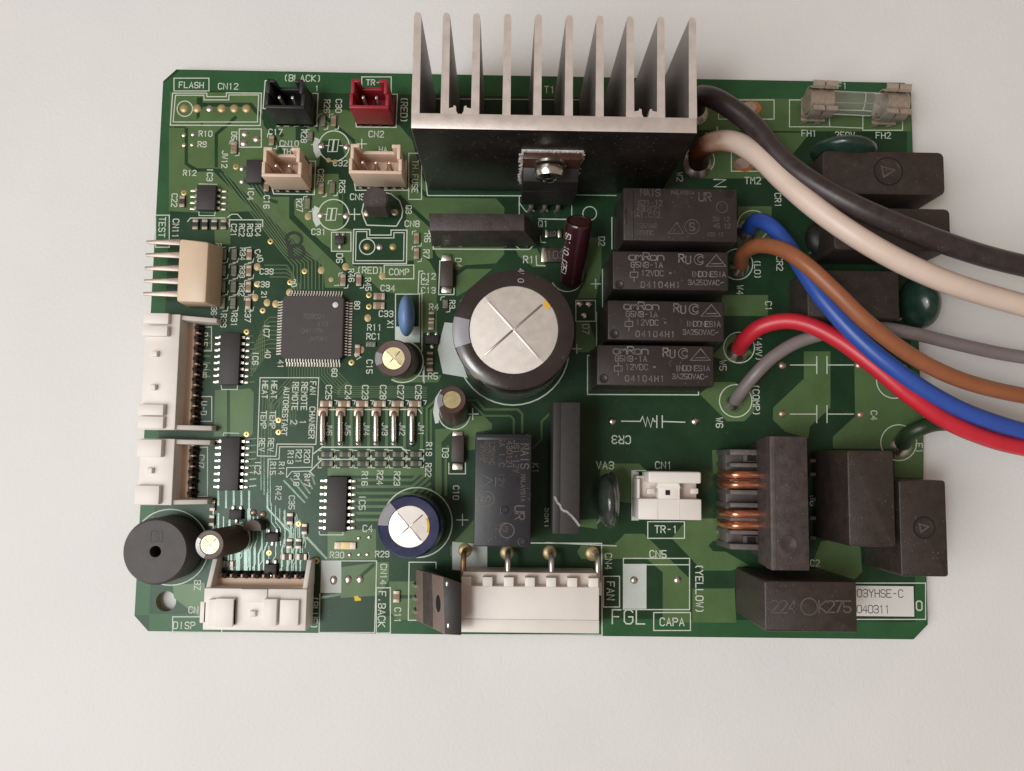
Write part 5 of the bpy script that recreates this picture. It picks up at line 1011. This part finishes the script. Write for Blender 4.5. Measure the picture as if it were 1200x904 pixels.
def clip(x0, x1, label):
    t = thing('fuse_clip', label, 'fuse clip', (fa.x + x0, fa.y, 0), 0, 'metal fuse clips')
    def arm(s, xa, xb, flare):
        prof = [(0.10, 0.16), (0.17, 0.22)] + [(0.262 * math.cos(math.radians(d)), zf + 0.262 * math.sin(math.radians(d))) for d in range(-40, 52, 11)] + [(0.165, zf + 0.235), (0.20, zf + 0.29), (0.20 + flare, zf + 0.315), (0.215 + flare, zf + 0.285)]
        bm = NB(); o = []; 
        for y, z in prof: o.append((bm.verts.new((xa, s * y, z)), bm.verts.new((xb, s * y, z))))
        for u, v in zip(o, o[1:]): bm.faces.new((u[0], u[1], v[1], v[0]))
        bmesh.ops.recalc_face_normals(bm, faces=bm.faces); bmesh.ops.solidify(bm, geom=list(bm.faces), thickness=0.028); place(bm); return bm
    w = (x1 - x0 - 0.03) / 2
    for s in (-1, 1):
        for k in (0, 1): kids(t, [('spring_arm', arm(s, x0 + k * (w + 0.03), x0 + k * (w + 0.03) + w, 0.09), 'clip_metal')])
    bm = NB(); bx(bm, x0, x1, -0.24, 0.24, 0.14, 0.19, 0.01); place(bm); kids(t, [('clip_base', bm, 'clip_metal')])
    for y in (-0.22, 0.22):
        for x in (x0 + 0.1, x1 - 0.1):
            bm = NB(); bx(bm, x - 0.05, x + 0.05, y - 0.015, y + 0.015, 0.0, 0.2, 0.004); place(bm); kids(t, [('clip_leg', bm, 'clip_metal')])
    return t
clip(-0.14, 0.33, 'left metal fuse clip, above the printed FH1'); clip(Lf - 0.36, Lf + 0.11, 'right metal fuse clip, above the printed FH2')

# ------------------------------------------------------------------ integrated circuits
def soic(label, x0, y0, x1, y1, n, m='ic_black', z=0.16, lead=0.10, name='logic_chip'):
    a = rect(x0, y0, x1, y1, z); t = thing(name, label, 'chip', ((a[0] + a[1]) / 2, (a[2] + a[3]) / 2, 0), 0); w, l = (a[1] - a[0]) / 2, (a[3] - a[2]) / 2
    bm = NB(); bx(bm, -w, w, -l, l, 0.02, z, 0.014); obj('body', bm, m, t)
    bm = NB(); p = 2 * l / n * 0.985; lw = min(0.024, p * 0.3)
    hexa(bm, [(0, -lw, 0.06), (0.035, -lw, 0.06), (0.035, lw, 0.06), (0, lw, 0.06)], [(0, -lw, 0.085), (0.03, -lw, 0.085), (0.03, lw, 0.085), (0, lw, 0.085)]); bx(bm, 0.034, 0.06, -lw, lw, 0.012, 0.075); bx(bm, 0.056, lead + 0.05, -lw, lw, 0.008, 0.03, 0.006)
    first = obj('lead', bm, 'solder', t); first.location = (w, -l + p * 0.5 + 0.003, 0)
    places = [(w, -l + p * (i + 0.5), 0) for i in range(1, n)] + [(-w, -l + p * (i + 0.5), 0, PI) for i in range(n)]
    copies('lead', first, places, t)
    bm = NB(); 
    for k in range(2): ribbon(bm, [(-w * 0.5, l * 0.1 - k * 0.08), (w * 0.5, l * 0.1 - k * 0.08)], 0.01, z + 0.002 + 0.0003 * k)
    obj('faint_marking', bm, 'ic_black', t, False)
    return t
soic('black sixteen lead chip with its right side printed IC6, below the beige header', 257, 390, 280.5, 451, 8)
soic('black sixteen lead chip midway between the printed IC6 chip and the buzzer', 257.5, 512.5, 280, 575, 8)
soic('black sixteen lead chip left of the blue capacitor, printed IC5', 382, 559, 406, 623.5, 8)
soic('small black eight lead chip under the printed IC3 near the top left corner', 230, 217, 252.5, 246, 4, lead=0.12)
t = thing('regulator_chip', 'small dark chip above the printed IC4, tucked left of the cream connector', 'chip', P(297.5, 201)); a = rect(288, 187, 307, 214, 0.15)
bm = NB(); bx(bm, a[0], a[1], a[2], a[3], 0.02, 0.15, 0.014); kids(t, [('body', bm, 'ic_black')])
for py in (198, 213):
    c = P(284, py); bm = NB(); lathe(bm, [(0.055, 0.004), (0.05, 0.03), (0.025, 0.045), (0, 0.05)], 12, c.x, c.y); kids(t, [('lead', bm, 'solder')])
# big square microcontroller
z = 0.2; a = rect(330, 347, 402, 420.5, z); t = thing('microcontroller_chip', 'large square chip with fine pins on all sides, left of the blue resonator', 'chip', ((a[0] + a[1]) / 2, (a[2] + a[3]) / 2, 0))
w, l = (a[1] - a[0]) / 2, (a[3] - a[2]) / 2; k = 0.055
bm = NB(); prism(bm, [(-w + k, -l), (w - k, -l), (w, -l + k), (w, l - k), (w - k, l), (-w + k, l), (-w, l - k), (-w, -l + k)], 0.03, z)
bmesh.ops.bevel(bm, geom=[e for e in bm.edges if all(v.co.z > z - 1e-5 for v in e.verts)], offset=0.012, segments=2, affect='EDGES'); obj('body', bm, 'qfp_grey', t)
bm = NB(); bx(bm, 0, 0.05, -0.011, 0.011, 0.075, 0.09); bx(bm, 0.045, 0.062, -0.011, 0.011, 0.012, 0.09); bx(bm, 0.06, 0.135, -0.011, 0.011, 0.008, 0.022); first = obj('pin', bm, 'pin_tin', t); pl = []
for i in range(20):
    u = (i - 9.5) * 0.0535
    pl += [(w, u, 0, 0), (-w, u, 0, PI), (u, l, 0, PI / 2), (u, -l, 0, -PI / 2)]
first.location = pl[0][:3]; copies('pin', first, pl[1:], t)
bm = NB(); c = P(393, 357.5, z); cx, cy = c.x - t.location.x, c.y - t.location.y; lathe(bm, [(0.055, z + 0.001), (0.05, z + 0.004), (0, z + 0.004)], 18, cx, cy); obj('pin_one_dot', bm, 'sticker', t)
for i, (s, px, py) in enumerate((('703024', 368, 371), ('A10', 378, 380), ('0411PM', 366, 388), ('JAPAN', 372, 397))):
    bm = NB(); c = P(px, py, z); text_bm(bm, s, c.x - t.location.x, c.y - t.location.y, 0.085, 0, z + 0.002, 0.013, 0.85); obj('faint_lettering', bm, 'ic_print', t, False)
# small transistors and diodes
def sot(label, px, py, w=14, l=11, m='ic_black', name='tiny_transistor', cat='transistor', up=2):
    c = P(px, py); t = thing(name, label, cat, c, 0, 'tiny three lead transistors'); a, b_ = w / 120, l / 120
    bm = NB(); bx(bm, -a, a, -b_, b_, 0.015, 0.115, 0.015); obj('body', bm, m, t)
    for x, s in ((-a * .62, 1), (a * .62, 1), (0, -1)):
        bm = NB(); y = s * (b_ + 0.03); bx(bm, x - 0.028, x + 0.028, min(y - 0.045, y + 0.045), max(y - 0.045, y + 0.045), 0.008, 0.04, 0.01); obj('lead', bm, 'solder', t)
    return t
sot('tiny black three lead transistor right above the tilted brown capacitor', 278, 603); sot('tiny black three lead transistor right of the tilted brown capacitor', 320, 629.5, 15, 10); sot('tiny black three lead transistor directly above the DISP connector pins', 318.5, 667, 14, 12)
sot('tiny black three lead transistor below the printed R4, beside the big capacitor', 506.5, 399, 15, 11); sot('tiny black three lead part inside the printed D6 box', 399, 282.5, 11, 10)
t = thing('dark_transistor', 'dark brown half round transistor in the pale trace area left of the printed R42', 'transistor', P(301.5, 615)); bm = NB(); c = P(301.5, 615); prism(bm, [(c.x - 0.16, c.y - 0.09)] + [(c.x + 0.165 * math.cos(math.radians(d)), c.y - 0.05 + 0.16 * math.sin(math.radians(d))) for d in range(170, 9, -16)] + [(c.x + 0.16, c.y - 0.09)], 0.02, 0.3); kids(t, [('body', bm, 'cap_brown')])
for px, py in ((297, 601), (308, 603)):
    c = P(px, py); bm = NB(); lathe(bm, [(0.07, 0.004), (0.06, 0.03), (0.03, 0.05), (0, 0.055)], 12, c.x, c.y); kids(t, [('lead', bm, 'solder_dull')])
def diode(label, px, y0, y1, yt, yb, w=15, flip=False):
    c = P(px, (y0 + y1) / 2); t = thing('surface_diode', label, 'diode', c); a = rect(px - w / 2, y0, px + w / 2, y1, 0.2)
    bm = NB(); bx(bm, a[0], a[1], a[2], a[3], 0.04, 0.22, 0.02); kids(t, [('body', bm, 'chip_brown')])
    for yy in (yt, yb):
        q = P(px, yy); bm = NB(); bx(bm, q.x - 0.10, q.x + 0.10, q.y - 0.07, q.y + 0.07, 0.006, 0.06, 0.02); kids(t, [('lead', bm, 'solder')])
    return t
diode('dark brown surface mount diode beside the printed D4', 523.5, 306, 336, 303, 340); diode('dark surface mount diode beside the printed D3', 536.5, 511, 542, 510, 547)
def bigres(label, x0, y0, x1, y1, txt, m='chip_brown'):
    a = rect(x0, y0, x1, y1, 0.07); t = thing('chip_resistor', label, 'resistor', ((a[0] + a[1]) / 2, (a[2] + a[3]) / 2, 0)); W = a[1] - a[0]
    bm = NB(); bx(bm, a[0] + W * .08, a[1] - W * .08, a[2], a[3], 0.01, 0.075, 0.006); kids(t, [('body', bm, m)])
    for s in (0, 1):
        xa = a[0] - W * 0.16 if s == 0 else a[1] - W * 0.16; bm = NB(); bx(bm, xa, xa + W * .32, a[2] - 0.012, a[3] + 0.012, 0.006, 0.085, 0.02); kids(t, [('terminal', bm, 'solder')])
    c = P((x0 + x1) / 2 + 1, (y0 + y1) / 2, 0.075); bm = NB(); text_bm(bm, txt, c.x, c.y, (y1 - y0) * 0.55 / 60, 0, 0.078, 0.014, 0.85); kids(t, [('printed_lettering', bm, 'relay_print')])
bigres('chip resistor printed 101 just below the printed Q1', 641, 269.5, 656, 278, '101', 'chip_black'); bigres('larger brown chip resistor printed 103 at the printed R1, behind the maroon capacitor', 638, 291, 662, 307, '103')

# ------------------------------------------------------------------ chip resistors and capacitors
CH = {}
def chip(px, py, vert, ln, w, m, label, group=None):
    key = (m,); c = P(px, py, 0); L, Wd = ln / 60, w / 60
    if key not in CH:
        t = thing('chip_part', label, 'chip component', c, 0, group)
        bm = NB(); bx(bm, -0.31, 0.31, -0.5, 0.5, 0.06, 0.9, 0.03); obj('body', bm, m, t)
        bm = NB(); bx(bm, -0.15, 0.15, -0.50, 0.50, 0.0, 0.95, 0.06); e = obj('terminal', bm, 'term_murky' if m in ('chip_murky', 'chip_grey') else 'term', t); e.location = (-0.36, 0, 0); copies('terminal', e, [(0.36, 0, 0)], t); CH[key] = t
    else: t = dup(CH[key], c, None, label, group)
    if not group and 'group' in t: del t['group']
    t.rotation_euler = (0, 0, PI / 2 if vert else 0); t.scale = (L, Wd, 0.055); t.location = (c.x, c.y, 0.006)
    return t
GC = 'rows of tiny chip parts'
for d in [(275, 174, 1, 15, 7, 'chip_tan', 'tiny tan chip part right of the printed JW12'), (319, 166, 1, 12, 6, 'chip_tan', 'tiny tan chip part under the printed C17'), (313, 219.5, 1, 12, 6, 'chip_tan', 'tiny tan chip part above the printed C16'), (364, 161, 1, 12, 6, 'chip_grey', 'tiny chip part right of the printed R28'), (379, 143, 1, 13, 6, 'chip_grey', 'tiny chip part under the printed R26'),
          (391.5, 143, 1, 13, 6, 'chip_tan', 'tiny chip part under the printed C30'), (377, 222, 1, 13, 6, 'chip_tan', 'tiny chip part under the printed C29'), (390, 221, 1, 13, 6, 'chip_grey', 'tiny chip part left of the printed R25'), (361, 239.5, 1, 13, 6, 'chip_grey', 'tiny chip part right of the printed R27'), (214.5, 237, 1, 14, 6, 'chip_brown', 'tiny dark chip part right of the printed C22'),
          (230, 264, 1, 12, 6.5, 'chip_black', 'leftmost tiny dark chip part in the row above the beige header'), (241, 264, 1, 12, 6.5, 'chip_black', 'second tiny dark chip part from the left in the row above the beige header'), (252, 264, 1, 12, 6.5, 'chip_black', 'third tiny dark chip part from the left in the row above the beige header'), (263, 264, 1, 12, 6.5, 'chip_black', 'rightmost tiny dark chip part in the row above the beige header'),
          (445, 348, 0, 13, 8, 'chip_tan', 'tiny tan chip part just below the printed C34'), (444.5, 359, 0, 13, 8, 'chip_tan', 'tiny tan chip part just above the printed C33'), (402.5, 329, 1, 14, 6, 'chip_tan', 'tiny chip part left of the printed R46'), (421, 329, 1, 14, 6, 'chip_tan', 'tiny chip part left of the printed R45'), (488.5, 280, 1, 13, 6, 'chip_tan', 'tiny chip part left of the printed R6'), (488.5, 298, 1, 13, 6, 'chip_tan', 'tiny chip part left of the printed R7'),
          (506, 371, 1, 10, 6.5, 'chip_black', 'tiny dark chip part just under the printed R4'), (505.5, 382, 1, 10, 6.5, 'chip_tan', 'tiny brown chip part above the three lead part beside the big capacitor'), (504, 418, 1, 10, 7, 'chip_black', 'tiny dark chip part below the three lead part beside the big capacitor'), (504, 430, 1, 11, 7, 'chip_brown', 'tiny dark chip part just above the printed R5'), (522, 357, 1, 10, 6, 'chip_grey', 'tiny chip part left of the printed R3'),
          (435, 404, 0, 11, 6, 'chip_grey', 'tiny chip part under the printed RC1'), (419.5, 411, 1, 13, 6, 'chip_tan', 'tiny tan chip part at the lower right corner of the square chip'), (250, 592.5, 1, 12, 6, 'chip_black', 'tiny dark chip part right below the short white connector'), (249, 610, 1, 12, 6, 'chip_brown', 'tiny dark chip part at the upper right of the buzzer'), (340.5, 608, 1, 13, 7, 'chip_brown', 'tiny brown chip part under the printed C35'),
          (267.6, 661, 0, 13, 7, 'chip_black', 'tiny dark chip part between the tilted capacitor and the DISP connector'), (337, 652.5, 0, 11, 7, 'chip_black', 'tiny dark chip part right of the lowest three lead transistor'), (354.5, 652.5, 0, 11, 7, 'chip_brown', 'tiny brown chip part left of the printed R30'), (340, 637, 1, 11, 6.5, 'chip_black', 'left one of two tiny dark chip parts below the printed C35'), (350.5, 637, 1, 11, 6.5, 'chip_black', 'right one of two tiny dark chip parts below the printed C35'),
          (357.5, 620, 1, 12, 6, 'chip_brown', 'tiny brown chip part left of the lower leads of the IC5 chip'), (465, 699, 1, 13, 7, 'chip_tan', 'tiny tan chip part above the printed C11'), (405, 639.5, 0, 24, 8, 'pad_tan', 'long gold coloured chip part below the IC5 chip')]:
    chip(*d)
for i, x in enumerate((382, 403, 424, 444.5, 465.5, 486)):
    nm = ('C25', 'C24', 'C23', 'C28', 'C27', 'C26')[i]; chip(x + 1, 473.5, 0, 14, 7, 'chip_tan', 'tiny brown chip capacitor just under the printed ' + nm, 'chip capacitors above the jumper wires')
for j, y in enumerate((532.5, 543.5)):
    for i, x in enumerate((384, 405.3, 426, 446.7, 467.3, 488)):
        chip(x, y, 0, 13, 6, 'chip_murky', 'tiny dark chip resistor under the jumper marked JW%d, %s of the two there' % (6 - i, ('upper', 'lower')[j]), 'two rows of chip resistors under the jumper wires')
for i, x in enumerate((263, 275.4, 293)):
    for j, y in enumerate((299, 318, 337, 356)):
        chip(x + (-j * 0.5), y, 1, 13, 6, ('chip_grey', 'chip_grey', 'chip_tan')[i], 'tiny chip part, %s in the %s crowded column right of the beige header' % (('topmost', 'second from top', 'second from bottom', 'lowest')[j], ('left', 'middle', 'right')[i]), 'columns of chip parts beside the beige header')

# ------------------------------------------------------------------ wire jumpers
first = None
for i, x in enumerate((379.3, 399.8, 420.7, 441.4, 462.2, 483.3)):
    a, b_ = P(x, 484), P(x - 0.5, 519); lab = 'shiny wire jumper left of the printed JW%d' % (6 - i)
    if first is None:
        t = thing('wire_jumper', lab, 'jumper wire', a, 0, 'row of six wire jumpers'); d = b_ - a
        bm = NB(); tube(bm, spline([(0, 0, 0), (0, -0.02, 0.07), (d.x * 0.1, d.y * 0.15, 0.10), (d.x * .9, d.y * 0.85, 0.10), (d.x, d.y + 0.02, 0.07), (d.x, d.y, 0)], 5), 0.052, 12); obj('wire', bm, 'jumper_tin', t)
        bm = NB(); bx(bm, -0.095, 0.095, -0.07, 0.10, 0.003, 0.055, 0.02); e = obj('solder_joint', bm, 'solder_dull', t)
        bm = NB(); lathe(bm, [(0.075, 0.004), (0.065, 0.04), (0.04, 0.085), (0, 0.10)], 14); e = obj('solder_joint', bm, 'solder', t); e.location = (d.x, d.y, 0); first = t
    else: dup(first, a, None, lab)

# ------------------------------------------------------------------ insulated wires
def wire(name, label, L, r, m, n=10, scorch=None, core=None):
    pts = spline([P(*p) for p in L], n); t = thing(name, label, 'wire', (P(L[0][0], L[0][1]).x, P(L[0][0], L[0][1]).y, 0), 0)
    if scorch:
        k = int(len(pts) * scorch); bm = NB(); tube(bm, pts[:k + 1], r * 0.985, 16, False); kids(t, [('scorched_insulation', bm, 'wire_scorched')])
        bm = NB(); tube(bm, pts[k:], r, 18); kids(t, [('insulation', bm, m)])
    else:
        bm = NB(); tube(bm, pts, r, 18); kids(t, [('insulation', bm, m)])
    c = P(core[0], core[1]) if core else P(L[0][0], L[0][1]); bm = NB(); tube(bm, [(c.x, c.y, 0.0), (c.x + (pts[0].x - c.x) * .5, c.y + (pts[0].y - c.y) * .5, pts[0].z * 0.6), pts[1]], r * 0.55, 10); kids(t, [('bare_strands', bm, 'pin_tin')])
    bm = NB(); lathe(bm, [(r * 1.45, 0.004), (r * 1.25, 0.045), (r * 0.85, 0.10), (r * 0.5, 0.16)], 18, c.x - 0.03, c.y - 0.05); kids(t, [('solder_joint', bm, 'solder')])
    return t
wire('power_wire', 'thick black wire running from behind the heat sink to the right edge', [(815, 128, 0.12), (819, 113, 0.55), (842, 118, 0.95), (880, 145, 1.15), (912, 183, 1.35), (950, 213, 1.6), (1000, 241, 1.8), (1060, 267, 1.85), (1110, 286, 1.8), (1160, 302, 1.7), (1215, 315, 1.6), (1270, 326, 1.5)], 0.195, 'wire_black')
wire('power_wire', 'thick cream white wire with a scorched end running to the right edge', [(819, 191, 0.10), (820, 178, 0.45), (836, 167, 0.8), (862, 167, 1.0), (890, 184, 1.2), (918, 211, 1.4), (955, 243, 1.65), (1000, 275, 1.85), (1050, 304, 1.9), (1100, 327, 1.85), (1150, 344, 1.75), (1215, 362, 1.6), (1270, 374, 1.5)], 0.198, 'wire_white', scorch=None)
wire('blue_wire', 'blue wire crossing under the brown wire to the right edge', [(878, 268, 0.08), (887, 259, 0.4), (903, 265, 0.65), (922, 286, 0.85), (942, 318, 1.05), (965, 352, 1.25), (1000, 391, 1.4), (1040, 426, 1.5), (1085, 458, 1.5), (1130, 482, 1.45), (1180, 500, 1.4), (1225, 511, 1.3), (1275, 520, 1.2)], 0.152, 'wire_blue')
wire('brown_wire', 'brown wire curving over the blue wire to the right edge', [(868, 310, 0.08), (872, 296, 0.45), (890, 288, 0.95), (917, 293, 1.45), (945, 311, 1.75), (978, 341, 1.85), (1015, 377, 1.85), (1060, 412, 1.75), (1105, 437, 1.65), (1150, 453, 1.55), (1200, 464, 1.45), (1260, 474, 1.3)], 0.142, 'wire_brown')
wire('red_wire', 'bright red wire arching from beside the lower relays to the right edge', [(866, 409, 0.08), (872, 399, 0.35), (890, 384, 0.65), (918, 376.5, 0.85), (948, 381, 1.0), (985, 400, 1.15), (1025, 430, 1.3), (1065, 463, 1.38), (1110, 494, 1.38), (1160, 515, 1.3), (1205, 526, 1.25), (1270, 537, 1.1)], 0.152, 'wire_red')
wire('grey_wire', 'grey wire rising beside the printed W6 and passing under the red wire', [(862, 470, 0.08), (868, 460, 0.35), (884, 440, 0.6), (908, 417, 0.72), (940, 399, 0.8), (985, 388, 0.95), (1030, 385, 1.08), (1070, 391, 1.15), (1120, 403, 1.1), (1170, 414, 1.05), (1215, 421, 1.0), (1270, 428, 0.95)], 0.122, 'wire_gray')
wire('earth_wire', 'dull green earth wire passing beneath the red wire beside the printed E1', [(1058, 520, 0.08), (1063, 511, 0.35), (1078, 502, 0.55), (1100, 496, 0.6), (1130, 498, 0.6), (1165, 509, 0.55), (1210, 519, 0.5), (1270, 528, 0.4)], 0.15, 'wire_green')
